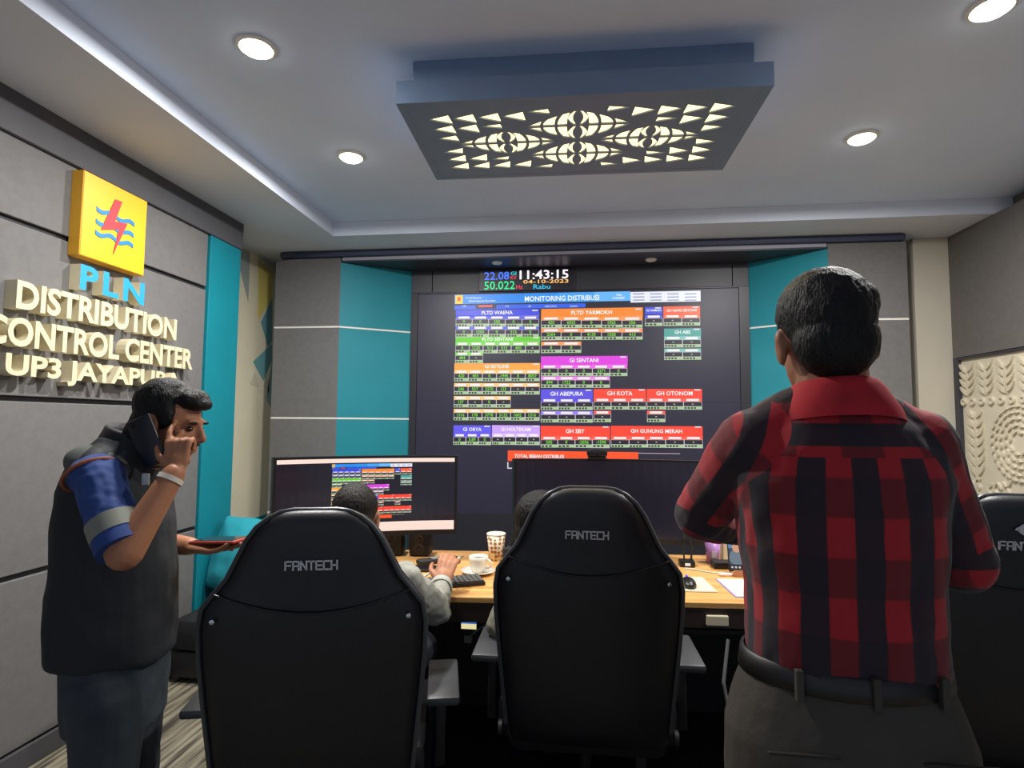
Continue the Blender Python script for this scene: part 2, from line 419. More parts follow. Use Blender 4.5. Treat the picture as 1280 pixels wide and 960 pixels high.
# back wall: column, grey and teal cladding, canopy
wb = struct(MB().box((-2.7, 4.44, 0), (3.0, 4.75, ZS)).build('wall_back', M_COL))
struct(MB().box((2.29, 4.19, 0), (2.66, 4.5, ZS-0.001), bev=0.004).build('trim_4', M_COL))            # pale column in the corner
YF, YD = 4.056, 4.365
zr = [0.0, 0.735, 1.44, 2.13, 2.664]
for x0, x1 in ((-2.340, -1.816), (1.676, 2.178)):
    for a, b in zip(zr[:-1], zr[1:]):
        MB().box((x0, YF, a+0.006), (x1, 4.45, b-0.006), bev=0.003).build('grey_panel', M_PANEL, wb)
    for z in zr[1:-1]: MB().box((x0+0.002, YF+0.001, z-0.0065), (x1-0.002, 4.44, z+0.0065)).build('white_strip', M_WHITE, wb)
for x0, x1 in ((-1.8155, -1.352), (1.6755, 1.238)):
    for a, b in zip(zr[:-1], zr[1:]):
        b2 = min(b-0.006, 2.622)
        s = 1 if x1 > x0 else -1
        MB().prism([(x0, YF+0.002), (x1, YD), (x1, 4.44), (x0, 4.44)], a+0.006, b2, 'z').build('teal_panel', M_TEAL, wb)
    for z in zr[1:-1]:
        MB().prism([(x0, YF+0.003), (x1, YD+0.001), (x1, 4.43), (x0, 4.43)], z-0.0065, z+0.0065, 'z').build('white_strip', M_WHITE, wb)
cn = struct(MB().box((-2.31, YF-0.012, 2.664), (2.178, 4.44, ZS-0.001), bev=0.02).build('trim_5', M_NAVY))
struct(MB().box((-1.8, YF-0.004, 2.624), (1.665, 4.43, 2.6635)).build('trim_6', M_CHAR))
struct(MB().box((-1.8, YF-0.009, 2.634), (1.665, YF-0.0045, 2.655)).build('trim_7', mat('canopy_pale_strip', (150, 152, 165), 0.6)))

# ------------------------------------------------------------------ lamps
def downlight(x, y, z, r, label, watts, group=None):
    t = thing('downlight', label, 'downlight', (x, y, z), 0, group)
    MB().lathe([(r*1.0, 0.0), (r*1.22, 0.0), (r*1.24, -0.006), (r*1.05, -0.012), (r*1.0, -0.010)], m=M_WHITE).build('ring', M_WHITE, t, True)
    if watts:
        prof = [(r*math.cos(a), -0.008-0.022*math.sin(a)) for a in [i*PI/2/5 for i in range(6)]]
        MB().lathe(prof).build('diffuser', glow((255, 246, 226), 14.0), t, True)
        ld = bpy.data.lights.new('downlight_glow', 'AREA'); ld.shape = 'DISK'; ld.size = r*2; ld.energy = watts; ld.color = (1.0, 0.975, 0.94)
        lo = bpy.data.objects.new('light_source', ld); C.objects.link(lo); lo.parent = t; lo.location = (0, 0, -0.034)
    else:
        MB().lathe([(r*0.98, -0.003), (r*0.9, -0.008), (0.0, -0.009)]).build('diffuser', mat('unlit_lens', (170, 178, 205), 0.3), t, True)
    return t
downlight(-1.207, 1.904, ZC, 0.058, 'lit round ceiling downlight nearest the yellow logo sign, top left', DOWNLIGHT_W)
downlight(-1.207, 2.787, ZC, 0.058, 'lit round ceiling downlight left of the patterned lamp, nearer the screen wall', DOWNLIGHT_W)
downlight(1.353, 2.86, ZC, 0.058, 'lit round ceiling downlight above the head of the man in plaid', DOWNLIGHT_W)
downlight(1.36, 1.987, ZC, 0.058, 'lit round ceiling downlight cut by the top right corner', DOWNLIGHT_W)
downlight(-0.632, 4.17, 2.624, 0.032, 'small unlit spotlight under the canopy above the clock digits', 0)
downlight(0.508, 4.20, 2.624, 0.032, 'small unlit spotlight under the canopy above the white screen table', 0)

# patterned ceiling lamp
lamp = thing('ceiling_lamp', 'large dark box lamp with glowing cut-out eye and triangle pattern', 'ceiling lamp', (-0.017, 2.36, 2.619), math.radians(1.4))
M_LAMP = mat('lamp_slate', (120, 140, 168), 0.5, var=0.03)
holes = []
def tri(x, y, w, h, s): return [(x+s*w/2, y), (x-s*w/2, y-h/2), (x-s*w/2, y+h/2)]
for ri, (yv, nn) in enumerate(((-.205, 5), (-.128, 3), (-.055, 1), (.055, 1), (.128, 3), (.205, 5))):
    for s in (-1, 1):
        for k in range(nn):
            x = s*(0.545 - k*0.098); h = 0.070 if nn > 1 else 0.052
            yv2 = yv
            if nn == 3 and k == 2: h = 0.036; yv2 = yv + (-.012 if yv < 0 else .012)
            if k == 4: h = 0.038; yv2 = yv*1.14
            sg = 1 if yv < 0 else -1
            holes.append([(x+s*0.047, yv2-0.12*h*sg), (x-s*0.036, yv2-h/2*sg), (x-s*0.044, yv2+h/2*sg)])
def rosette(cx, cy, a, b):
    def top(x): return b*(1-(abs(x)/a)**1.45)
    for s in (-1, 1):
        for t in (-1, 1):
            for f0, f1 in ((.035, .15), (.19, .35), (.40, .60), (.65, .97)):
                lo = []; hi = []
                for i in range(6):
                    q = i/5; x0 = a*(f0 + .06*q*q*(1 if f0 > .1 else -.3)*-1); x1 = a*(f1 - (.10 if f1 > .2 else .0)*q*q)
                    if f0 < .1: x0 = a*(.02+.07*math.sin(PI*q)); x1 = a*(.07+.10*math.sin(PI*q))
                    y0 = .006 + (top(a*f0)-.016)*q; y1 = .006 + max(.002, (top(a*f1)-.012))*q
                    lo.append((cx+s*x0, cy+t*y0)); hi.append((cx+s*x1, cy+t*y1))
                holes.append(lo + hi[::-1])
rosette(0, -.122, .235, .120); rosette(0, .122, .235, .120); rosette(-.300, 0, .235, .105); rosette(.300, 0, .235, .105)
vs, fs = holed_plate([(-.66, -.31), (.66, -.31), (.66, .31), (-.66, .31)], holes, 0.006)
MB().add([v + Vector((0, 0, 0.004)) for v in vs], fs).build('cutout_panel', M_LAMP, lamp)
fr = MB(); fr.box((-.689, -.34, 0), (.689, -.309, .09)); fr.box((-.689, .309, 0), (.689, .34, .09)); fr.box((-.689, -.309, 0), (-.659, .309, .09)); fr.box((.659, -.309, 0), (.689, .309, .09)); fr.box((-.66, -.31, .055), (.66, .31, .089))
fr.build('lamp_frame', M_LAMP, lamp)
MB().box((-.64, -.29, .09), (.64, .29, ZC-2.619), bev=0.004).build('upper_box', M_LAMP, lamp)
MB().box((-.64, -.29, .022), (.64, .29, .05)).build('light_panel', glow((255, 228, 165), 2.2), lamp)
ld = bpy.data.lights.new('lamp_glow', 'AREA'); ld.shape = 'RECTANGLE'; ld.size = 1.1; ld.size_y = 0.45; ld.energy = LAMP_W; ld.color = (1.0, 0.85, 0.58)
lo = bpy.data.objects.new('light_source', ld); C.objects.link(lo); lo.parent = lamp; lo.location = (0, 0, -0.004)

# ------------------------------------------------------------------ wall signs on the left wall
M_LETF = mat('cream_letter', (216, 206, 174), 0.45, var=0.05, scale=14)
M_YEL = mat('yellow_sign', (246, 190, 32), 0.45)
M_YELS = mat('amber_side', (214, 158, 40), 0.5)
M_RED = mat('bolt_red', (206, 58, 66), 0.5); M_SKY = mat('wave_blue', (40, 132, 186), 0.5); M_PLN = mat('letter_blue', (48, 160, 214), 0.4)
lg = thing('logo_sign', 'square yellow box sign with red lightning bolt and blue waves', 'sign', (XL, 2.386, 2.14))
o = MB(); o.box((XL-.001, 2.20, 2.14), (-2.19, 2.572, 2.525), M_YELS, bev=0.003); o.build('sign_box', None, lg, world=True)
MB().box((-2.1905, 2.204, 2.144), (-2.188, 2.568, 2.521), M_YEL).build('sign_face', None, lg, world=True)
SU = lambda u, v: (2.204+u*0.364, 2.521-v*0.377)
MB().prism([SU(*p) for p in ((.46, .17), (.57, .16), (.47, .45), (.67, .41), (.47, .87), (.54, .53), (.27, .62))], -2.189, -2.1835, 'x', M_RED).build('bolt', None, lg, world=True)
for v0 in (.385, .535, .672):
    up_, dn = [], []
    for i in range(19):
        u = .19+.6*i/18; w = .022*math.sin(i/18*4*PI); up_.append(SU(u, v0+w-.026)); dn.append(SU(u, v0+w+.026))
    o = MB()
    for i in range(18): o.prism([up_[i], up_[i+1], dn[i+1], dn[i]], -2.189, -2.185, 'x', M_SKY)
    o.build('wave', None, lg, world=True)
def islands(vs, fs):
    par = list(range(len(vs)))
    def fd(a):
        while par[a] != a: par[a] = par[par[a]]; a = par[a]
        return a
    key = {}
    for i, v in enumerate(vs):
        q = (round(v.x, 5), round(v.y, 5), round(v.z, 5))
        if q in key: par[fd(i)] = fd(key[q])
        else: key[q] = i
    for f in fs:
        for k in f[1:]: par[fd(k)] = fd(f[0])
    g = {}
    for f in fs: g.setdefault(fd(f[0]), []).append(f)
    return list(g.values())
def wall_letters(root, body, y0, y1, z0, h, depth, mf, ms, off=0.03, spacing=1.0):
    vs, fs = text_geo(body, 0.5, off, 0, 4, spacing); q = fit(vs, y1-y0, h)
    zmx = max(v.z for v in q); zmn = min(v.z for v in q); yc = (y0+y1)/2
    W = [Vector((XL + 0.001 + (v.z-zmn)/(zmx-zmn)*depth, yc+v.x, z0+v.y)) for v in q]
    groups = islands(vs, fs)
    groups.sort(key=lambda G: min(W[k].y for f in G for k in f))
    for G in groups:
        ids = sorted({k for f in G for k in f}); mp = {k: i for i, k in enumerate(ids)}
        o = MB()
        fr_ = [f for f in G if all(abs(q[k].z-zmx) < 1e-4 for k in f)]; sd = [f for f in G if f not in fr_]
        o.add([W[k] for k in ids], [], ms); o.mi(mf)
        for f in G:
            o.f.append([mp[k] for k in f]); o.m.append(1 if f in fr_ and mf is not ms else 0)
        o.build('letter', None, root, world=True)
t = thing('sign_letters', 'three blue-faced block letters PLN below the yellow logo', 'sign', (XL, 2.39, 1.99))
wall_letters(t, 'PLN', 2.215, 2.585, 1.992, 0.112, 0.055, M_PLN, M_LETF, 0.035, 1.25)
t = thing('sign_letters', 'cream raised letters reading DISTRIBUTION, top line of the wall name', 'sign', (XL, 2.38, 1.85))
wall_letters(t, 'DISTRIBUTION', 1.940, 2.825, 1.850, 0.115, 0.055, M_LETF, M_LETF, 0.03)
t = thing('sign_letters', 'cream raised letters reading CONTROL CENTER, middle line of the wall name', 'sign', (XL, 2.4, 1.7))
wall_letters(t, 'CONTROL CENTER', 1.825, 2.965, 1.702, 0.115, 0.055, M_LETF, M_LETF, 0.03)
t = thing('sign_letters', 'cream raised letters reading UP3 JAYAPURA, lowest line of the wall name', 'sign', (XL, 2.4, 1.56))
wall_letters(t, 'UP3 JAYAPURA', 1.915, 2.875, 1.562, 0.112, 0.055, M_LETF, M_LETF, 0.03)

# ------------------------------------------------------------------ picture on the screens (flat print)
GREEN = (120, 225, 60); DARK = (34, 28, 44); PALE = (168, 200, 150); GRID = (205, 200, 205)
def screen_items():
    """list of ('r', x0,y0,x1,y1,rgb,layer) and ('t', text,cx,cy,h,maxw,rgb,layer) in units of the picture, u 0..1, v 0..1 downwards"""
    L = []
    def U(x, y):
        t = 370-7/310*(x-567); b = 556+4/310*(x-567); return (x-567)/310, (y-t)/(b-t)
    def r(x0, y0, x1, y1, c, l=1):
        cx = (x0+x1)/2; u0 = (x0-567)/310; u1 = (x1-567)/310; L.append(('r', u0, U(cx, y0)[1], u1, U(cx, y1)[1], c, l))
    def t(s, cx, cy, h, c=(255, 255, 255), w=None, l=4):
        u, v = U(cx, cy); L.append(('t', s, u, v, h/188, (w or 999)/310, c, l))
    for i, c in enumerate(((40, 140, 240), (30, 136, 238), (34, 146, 242), (66, 164, 248), (104, 184, 252))):
        r(567+i*45, 368.5-i*1.0, 612+i*45, 380.5-i*1.0, c)
    r(792, 364, 877, 377.5, (236, 238, 246))
    for k in range(3):
        for j in range(4): r(795+j*21, 366.5+k*4, 809+j*21, 368+k*4, (150, 160, 200), 2)
    r(568, 369.5, 578, 380.5, (250, 206, 40), 2); r(571, 372, 575, 377, (230, 90, 60), 3)
    t('PT. PLN (Persero)', 592, 373.2, 2.6, w=26); t('Wilayah Papua dan Papua Barat', 603, 377, 2.6, w=46)
    t('MONITORING DISTRIBUSI', 706, 373, 6.4, w=94); t('Rabu', 778, 368.5, 2.4, w=16); t('4.10.2023', 777, 372.5, 2.8, w=18)
    r(567, 381, 736, 386.2, (44, 96, 232), 1); r(595, 380.6, 622, 386.4, (40, 40, 70), 2); r(599, 382, 617, 384.6, (226, 88, 96), 3)
    for x in (580, 636, 665, 692, 721): t({580: 'HMI', 636: 'SLD', 665: 'GIS', 692: 'FREKUENSI', 721: 'TREND'}[x], x, 383.3, 2.2, (190, 210, 255), w=18)
    def panel(x0, x1, y0, y1, title, c, rows, th=4.6):
        r(x0, y0, x1, y1, c, 2); t(title, (x0+x1)/2, (y0+y1)/2 - .3, th, w=(x1-x0)*.86)
        r(x1-9, y0+.4, x1-2, y0+1.8, (235, 230, 235), 3)
        for (ry, cw, vals, lc) in rows:
            n = len(vals); r(x0, ry, x0+cw*n, ry+14, GRID, 1)
            for i, s in enumerate(vals):
                a = x0+i*cw; b = a+cw
                r(a, ry, b, ry+4.3, lc or c, 2); r(a+cw*.16, ry+.9, b-cw*.16, ry+3.5, (250, 240, 240), 3)
                r(a+.45, ry+4.6, b-.45, ry+10, DARK, 2)
                if s == '-': r((a+b)/2-1, ry+6.9, (a+b)/2+1, ry+7.9, (180, 200, 170), 3)
                else: t(s, (a+b)/2, ry+7.2, 3.9, GREEN, w=cw*.62, l=3)
                r(a+.4, ry+10.4, b-.4, ry+13.8, PALE, 2)
                k = max(3, int(cw/5.4))
                for j in range(k): w = (cw-7)/k; r(a+1+j*w, ry+11, a+1+j*w+w*.66, ry+13.2, (40, 48, 40), 3)
    BLUE = (62, 72, 222); LB = (92, 100, 226)
    panel(569, 677.5, 387.5, 396, 'PLTD WAENA', BLUE, [(395.5, 21.6, ['0', '0', '258', '0', '0'], LB), (408.5, 21.6, ['0', '1500', '0', '515', '0'], LB)])
    panel(569, 679, 422, 428.5, 'PLTD SENTANI', (98, 206, 30), [(428.5, 18.2, ['0', '1220', '513', '515', '400', '-'], (128, 216, 90)), (441, 18.2, ['484', '-'], (128, 216, 90))], 4.4)
    OR = (255, 166, 64); OL = (255, 206, 128)
    panel(568, 679, 455, 463.5, 'GI SKYLINE', OR, [(463.5, 18.4, ['420', '403', '0', '-1945', '0', '8057'], OL), (479.8, 18.4, ['246', '557', '2270', '123', '-', '-'], OL), (496, 18.4, ['137', '-', '0', '-'], OL), (512, 18.4, ['1316', '178', '3778', '5132', '1602', '1316'], OL)])
    panel(568, 617, 532, 542.5, 'GI ORYA', (98, 90, 238), [(542, 16.3, ['0', '5.89', '0'], None)], 4.4)
    panel(618, 679, 532, 542.5, 'GI HOLTEKAM', (206, 164, 250), [(542, 15.2, ['-', '-', '-', '-'], (220, 186, 255))], 4.2)
    PO = (248, 138, 46); PL = (250, 156, 88)
    panel(680, 807, 385.5, 397, 'PLTD YARMOKH', PO, [(396.5, 25.3, ['420', '6035', '0', '1025', '356'], PL), (411.5, 25.3, ['2264', '0', '4130', '1028', '413'], PL), (428, 25.3, ['0', '0'], PL)], 5)
    MG = (226, 62, 226)
    panel(680, 788, 446, 457, 'GI SENTANI', MG, [(457, 21.5, ['0', '0', '0', '2271', '0'], (236, 100, 232)), (471.5, 21.5, ['894', '1722', '0', '0'], (240, 140, 236))], 5)
    VI = (92, 80, 226); RD = (255, 70, 50)
    panel(680, 745, 487.5, 499, 'GH ABEPURA', VI, [(499, 21.6, ['-', '-', '-'], VI), (514.5, 21.6, ['-', '-', '-'], (150, 130, 240))], 5)
    panel(746, 810, 487, 498.5, 'GH KOTA', RD, [(498.5, 21.3, ['-', '-', '-'], (240, 96, 84)), (514, 21.3, ['-'], (240, 96, 84))], 5)
    panel(811, 877, 487, 498.5, 'GH OTONOM', RD, [(498.5, 21.9, ['-', '-', '-'], (240, 96, 84)), (514, 21.9, ['-'], (240, 96, 84))], 5)
    panel(680, 766, 533, 546, 'GH SBY', RD, [(545.5, 21.4, ['505', '0', '-2056', '-1590'], (250, 96, 80))], 5)
    panel(767, 877, 533, 546, 'GH GUNUNG MERAH', RD, [(545.5, 22, ['-', '-', '-', '-', '-'], (250, 96, 80))], 4.6)
    panel(809.5, 831, 384, 393, 'GI HAMADI', (72, 84, 222), [(394, 21.3, ['-'], (80, 90, 224))], 2.6)
    panel(832, 876, 383, 394, 'GH NAFRI SENTANI', (255, 96, 56), [(393.5, 22, ['-', '-'], (250, 110, 80))], 3)
    panel(832.5, 877, 411, 421, 'GH ABE', (70, 160, 152), [(421, 22, ['-', '-'], (130, 196, 190)), (436.5, 22, ['-', '-'], (130, 196, 190))], 4)
    r(638.5, 564, 800, 577, (255, 84, 36), 2); t('TOTAL BEBAN DISTRIBUSI', 678, 570, 4.2, w=62)
    r(638, 577, 639.3, 585, (225, 220, 230), 2); r(638, 584, 650, 585.2, (225, 220, 230), 2); r(800, 566.3, 850, 567, (200, 180, 190), 2)
    return L
ITEMS = screen_items()
def paint(mb, S, k=1.0, texts=True, step=0.0006, seg=1):
    """S(u, v, d) -> point on the screen, d = height above the glass"""
    for it in ITEMS:
        if it[0] == 'r':
            _, u0, v0, u1, v1, c, l = it; d = l*step; m = glow(c, k)
            nseg = max(1, int(round((u1-u0)*seg))) if seg > 1 else 1
            for i in range(nseg):
                a = u0+(u1-u0)*i/nseg; b = u0+(u1-u0)*(i+1)/nseg
                mb.add([S(a, v1, d), S(b, v1, d), S(b, v0, d), S(a, v0, d)], [[0, 1, 2, 3]], m)
        elif texts:
            _, s, u, v, h, mw_, c, l = it
            vs, fs = text_geo(s, 0, 0.012, 0, 2); q = fit(vs, None, 1.0); w = max(p.x for p in q)-min(p.x for p in q)
            hw = h*188/310      # height as a fraction of the width unit
            sx = hw if w*hw <= mw_ else mw_/w
            mb.add([S(u+p.x*sx, v+h/2-p.y*h, l*step) for p in q], fs, glow(c, k))
# ---- video wall
vw = thing('video_wall', 'large black video wall showing coloured electricity monitoring tables', 'video wall', (-0.06, 4.44, 0))
M_SCR = mat('screen_glass', (20, 20, 30), 0.42, emit=0.0)
ms_ = M_SCR.node_tree.nodes['Principled BSDF']; ms_.inputs['Emission Color'].default_value = (0.55, 0.5, 1.0, 1); ms_.inputs['Emission Strength'].default_value = 0.034  # faint violet emission lifts the black panels in place of haze
hd = MB()
MB().box((-1.351, YD-.01, 2.445), (-1.183, 4.439, 2.6235), bev=.002).build('header_panel', M_CHAR, vw, world=True)
MB().box((-1.179, YD-.01, 2.445), (1.119, 4.439, 2.6235), bev=.002).build('header_panel', M_CHAR, vw, world=True)
MB().box((1.123, YD-.01, 2.445), (1.237, 4.439, 2.6235), bev=.002).build('header_panel', M_CHAR, vw, world=True)
fr = MB(); fr.box((-1.351, YD-.012, 0.05), (-1.297, 4.439, 2.443)); fr.box((1.166, YD-.012, 0.05), (1.237, 4.439, 2.443)); fr.box((-1.297, YD-.012, 2.436), (1.166, 4.439, 2.443)); fr.box((-1.297, YD-.012, .05), (1.166, 4.439, .72))
fr.build('surround', mat('graphite_surround', (44, 44, 52), 0.4), vw, world=True)
xs = [-1.2965, -0.0655, 1.1655]; zs = [0.72, 1.578, 2.4355]
for a, b in zip(xs[:-1], xs[1:]):
    for c, d in zip(zs[:-1], zs[1:]):
        MB().box((a+.0008, YD, c+.0008), (b-.0008, 4.43, d-.0008)).build('screen_module', M_SCR, vw, world=True)
pic = MB(); paint(pic, lambda u, v, d: Vector((-1.0+u*1.89, YD-.001-d, 2.42-v*1.18)))
pic.build('screen_picture', None, vw, world=True)
# ---- LED clock
ck = thing('led_clock', 'multicoloured LED clock and meter digits above the video wall picture', 'clock', (-0.43, YD-.01, 2.43))
MB().box((-0.80, YD-.03, 2.442), (-0.05, YD-.0105, 2.612), bev=.003).build('clock_body', mat('clock_black', (34, 35, 48), 0.4), ck, world=True)
def led(body, x0, x1, z0, h, c, k=1.3, off=0.0):
    vs, fs = text_geo(body, 0, off, 0, 2); q = fit(vs, x1-x0, h)
    W = [Vector(((x0+x1)/2+p.x, YD-.0315, z0+p.y)) for p in q]
    for G in sorted(islands(vs, fs), key=lambda G: min(W[i].x for f in G for i in f)):
        ids = sorted({i for f in G for i in f}); mp = {i: j for j, i in enumerate(ids)}
        MB().add([W[i] for i in ids], [[mp[i] for i in f] for f in G], glow(c, k)).build('digit', None, ck, world=True)
led('22.08', -.757, -.56, 2.532, .062, (60, 110, 255), 1.4, .01); led('50.022', -.757, -.515, 2.454, .066, (30, 220, 140), 1.2, .01)
led('GI', -.548, -.505, 2.565, .028, (50, 210, 220)); led('KV', -.548, -.503, 2.533, .026, (255, 60, 90)); led('Hz', -.505, -.455, 2.456, .03, (240, 50, 90))
led('11:43:15', -.478, -.10, 2.53, .07, (255, 236, 250), 1.5, .012); led('04-10-2023', -.45, -.10, 2.496, .029, (255, 190, 110), 1.2, .01); led('Rabu', -.37, -.24, 2.452, .036, (40, 200, 240), 1.2)

# ------------------------------------------------------------------ desk
DR = math.radians(4.2)
desk = thing('control_desk', 'long oak-topped control desk with dark apron below the screens', 'desk', (0, 2.613, 0), DR)
MB().box((-1.42, -.39, .728), (1.75, .39, .75), bev=.003).build('desktop', M_WOOD, desk)
M_APR = mat('dark_walnut_edge', (44, 30, 24), 0.5, var=0.1, scale=6, stretch=(1, 8, 8))
MB().box((-1.42, -.386, .655), (1.75, -.34, .7275)).build('apron', M_APR, desk)
MB().box((-1.40, .33, .005), (1.73, .36, .7275)).build('modesty_panel', M_BLK2, desk)
for x in (-1.38, 0.2, 1.69): MB().box((x-.02, -.33, 0), (x+.02, .33, .7275)).build('leg_panel', M_BLK2, desk)
MB().box((.30, -.30, .60), (.80, .05, .62), bev=.003).build('keyboard_tray', M_BLK2, desk)
MB().box((.435, -.402, .668), (.515, -.387, .705), bev=.003).build('paper_tag', mat('cream_tag', (214, 206, 176), 0.6), desk)
dM = desk.matrix_basis
def on_desk(x, y): return Vector((x, y, 0.7505))

# curved ultrawide monitor
def monitor(name, label, loc, rz, w, h, zb, R=1.7, pic=None):
    t = thing(name, label, 'monitor', loc, rz); n = 20
    def P(s, z, d):       # s -0.5..0.5 along the width, d distance in front (towards -y)
        a = s*w/R; return Vector(((R+(-d))*math.sin(a), -R*0 + R*(math.cos(a)-1)*1.0 - d*math.cos(a)*1.0, z))
    def slab(s0, s1, z0, z1, d0, d1, m, nm, sm=True):
        o = MB(); R_ = []
        for i in range(n+1):
            s = s0+(s1-s0)*i/n; R_.append([P(s, z0, d0), P(s, z0, d1), P(s, z1, d1), P(s, z1, d0)])
        o.rings(R_, m); return o.build(nm, m, t)
    zt = zb+h
    slab(-.5, .5, zb, zt, -.035, .006, M_BLK, 'housing')
    slab(-.485, .485, zb+.022, zt-.010, .006, .0075, M_SCR2, 'screen')
    if pic: pic(t, P, zb, zt)
    yb = R*(math.cos(.01)-1)
    MB().box((-.035, .035, .012), (.035, .065, zb+.12-.7505), bev=.006, M=Matrix.Translation((0, 0, .7505-loc[2]))).build('stand_neck', M_BLK, t)
    o = MB(); o.prism([(-.085, -.07), (.085, -.07), (.075, .07), (-.075, .07)], .7505-loc[2], .7505-loc[2]+.012, 'z'); o.build('stand_foot', M_BLK, t)
    return t
M_SCR2 = mat('monitor_glass', (14, 13, 18), 0.15)
q2 = M_SCR2.node_tree.nodes['Principled BSDF']; q2.inputs['Emission Color'].default_value = (0.6, 0.5, 0.85, 1); q2.inputs['Emission Strength'].default_value = 0.02  # added faint glow lifts the black glass, even on the switched-off monitor
def pic1(t, P, zb, zt):
    z0 = zb+.024; z1 = zt-.012; H = z1-z0
    n = 20; PK = glow((255, 226, 212), 1.0)
    for a, b in ((1-.055, 1.0), (0, .125)):
        o = MB()
        for i in range(n):
            s0 = -.483+.966*i/n; s1 = -.483+.966*(i+1)/n
            o.add([P(s0, z0+a*H, .008), P(s1, z0+a*H, .008), P(s1, z0+b*H, .008), P(s0, z0+b*H, .008)], [[0, 1, 2, 3]], PK)
        if a: o.build('menu_bar_picture', None, t)
    for k in range(1, 4): 
        z = z0+.125*H*k/4
        o.add([P(.0, z, .0083), P(.46, z, .0083), P(.46, z+.0012, .0083), P(.0, z+.0012, .0083)], [[0, 1, 2, 3]], glow((240, 190, 180), 1.0))
    o.build('taskbar_picture', None, t)
    o = MB(); paint(o, lambda u, v, d: P(-.20+.44*u, z1-.075*H-v*.68*H, .008+d), 1.0, False, 0.0005, seg=24)
    o.build('screen_picture', None, t)
monitor('curved_monitor', 'lit ultrawide curved monitor showing small coloured tables between pink bars', (-1.02, 2.66, 0), math.radians(26), .86, .385, .868, pic=pic1)
mon2 = monitor('curved_monitor', 'dark switched-off ultrawide monitor in front of the video wall', (.12, 2.86, 0), math.radians(3), .92, .40, .842)
wc = thing('webcam', 'small black webcam clipped on top of the dark monitor', 'webcam', (.075, 2.855, 1.2425))
o = MB(); o.box((-.045, -.03, .0), (.045, .02, .012), bev=.003); o.build('clip', M_BLK, wc)
o = MB(); o.box((-.05, -.035, .012), (.05, .01, .05), bev=.012); o.build('camera_body', M_BLK, wc, True)
MB().lathe([(.0, 0), (.016, 0), (.016, .006), (.009, .008), (0, .008)], M=Matrix.Translation((0, -.034, .031)) @ Matrix.Rotation(PI/2, 4, 'X')).build('lens', mat('lens_glass', (30, 30, 40), .1), wc, True)

# speakers
def speaker(x, y, label):
    t = thing('desk_speaker', label, 'speaker', (x, y, .7505), math.radians(4), 'pair of desk speakers')
    MB().box((-.052, -.04, 0), (.052, .06, .118), bev=.012).build('cabinet', M_BLK2, t, True)
    for z, r in ((.04, .026), (.085, .022)):
        MB().lathe([(r, 0), (r*1.1, .003), (r*.9, .004), (r*.45, -.001), (r*.3, .003), (0, .004)], M=Matrix.Translation((0, -.0405, z)) @ Matrix.Rotation(PI/2, 4, 'X')).build('driver', mat('cone_grey', (40, 40, 44), .4), t, True)
speaker(-.945, 2.825, 'black desk speaker half hidden beside the seated man\'s ear')
speaker(-.805, 2.835, 'black desk speaker right of its twin, under the lit monitor corner')
# desk phone / remote
t = thing('remote_control', 'dark remote control with grey keys lying on the desk', 'remote', (-.685, 2.70, .7505), math.radians(-50))
MB().box((-.028, -.10, 0), (.028, .10, .022), bev=.008).build('remote_body', M_BLK2, t, True)
for i in range(3):
    for j in range(6): MB().box((-.02+i*.015, -.03+j*.018, .0215), (-.009+i*.015, -.018+j*.018, .0245), bev=.002).build('button', mat('key_grey', (150, 150, 145), .5), t)
t = thing('tablet', 'flat black tablet lying behind the seated man\'s arm', 'tablet', (-.74, 2.545, .7505), math.radians(4))
MB().box((-.13, -.035, 0), (.13, .05, .012), bev=.004).build('case', M_BLK, t); MB().box((-.12, -.028, .0118), (.12, .043, .0128)).build('glass', mat('tablet_glass', (30, 28, 30), .15), t)
# keyboard under the hand
t = thing('keyboard', 'small black keyboard under the pen hand', 'keyboard', (-.565, 2.335, .7505), math.radians(24))
MB().box((-.165, -.055, 0), (.165, .06, .016), bev=.004).build('keyboard_base', M_BLK, t)
kb = MB().box((-.0085, -.008, 0), (.0085, .008, .007), bev=.002).build('key', mat('key_slate', (84, 84, 84), .5), t); kb.location = (-.15, -.04, .0155)
for j in range(5):
    for i in range(16):
        if i == 0 and j == 0: continue
        link_mesh('key', kb.data, t, (-.15+i*.02, -.04+j*.021, .0155))
# coffee cup on its saucer
sc_ = thing('saucer', 'white saucer under the coffee cup', 'saucer', (-.455, 2.53, .7505))
MB().lathe([(0, .004), (.03, .003), (.045, .004), (.075, .014), (.077, .017), (.045, .0085), (0, .0075)], n=32).build('dish', M_CUP, sc_, 'all')
cp_ = thing('coffee_cup', 'white coffee cup standing on a saucer', 'cup', (-.455, 2.53, .7588))
MB().lathe([(0, 0), (.028, 0), (.036, .02), (.041, .05), (.043, .068), (.0405, .068), (.038, .05), (.03, .012), (0, .008)], n=32).build('cup_body', M_CUP, cp_, 'all')
MB().lathe([(0, .052), (.038, .052), (.038, .055), (0, .055)]).build('coffee', mat('black_coffee', (38, 22, 14), .1), cp_)
o = MB(); o.tube([(.038+.028*math.sin(a)*1.0, 0, .038+.02*math.cos(a)) for a in [i*PI/8 for i in range(9)]], .0045); o.build('handle', M_CUP, cp_, 'all').rotation_euler = (0, 0, -.3)
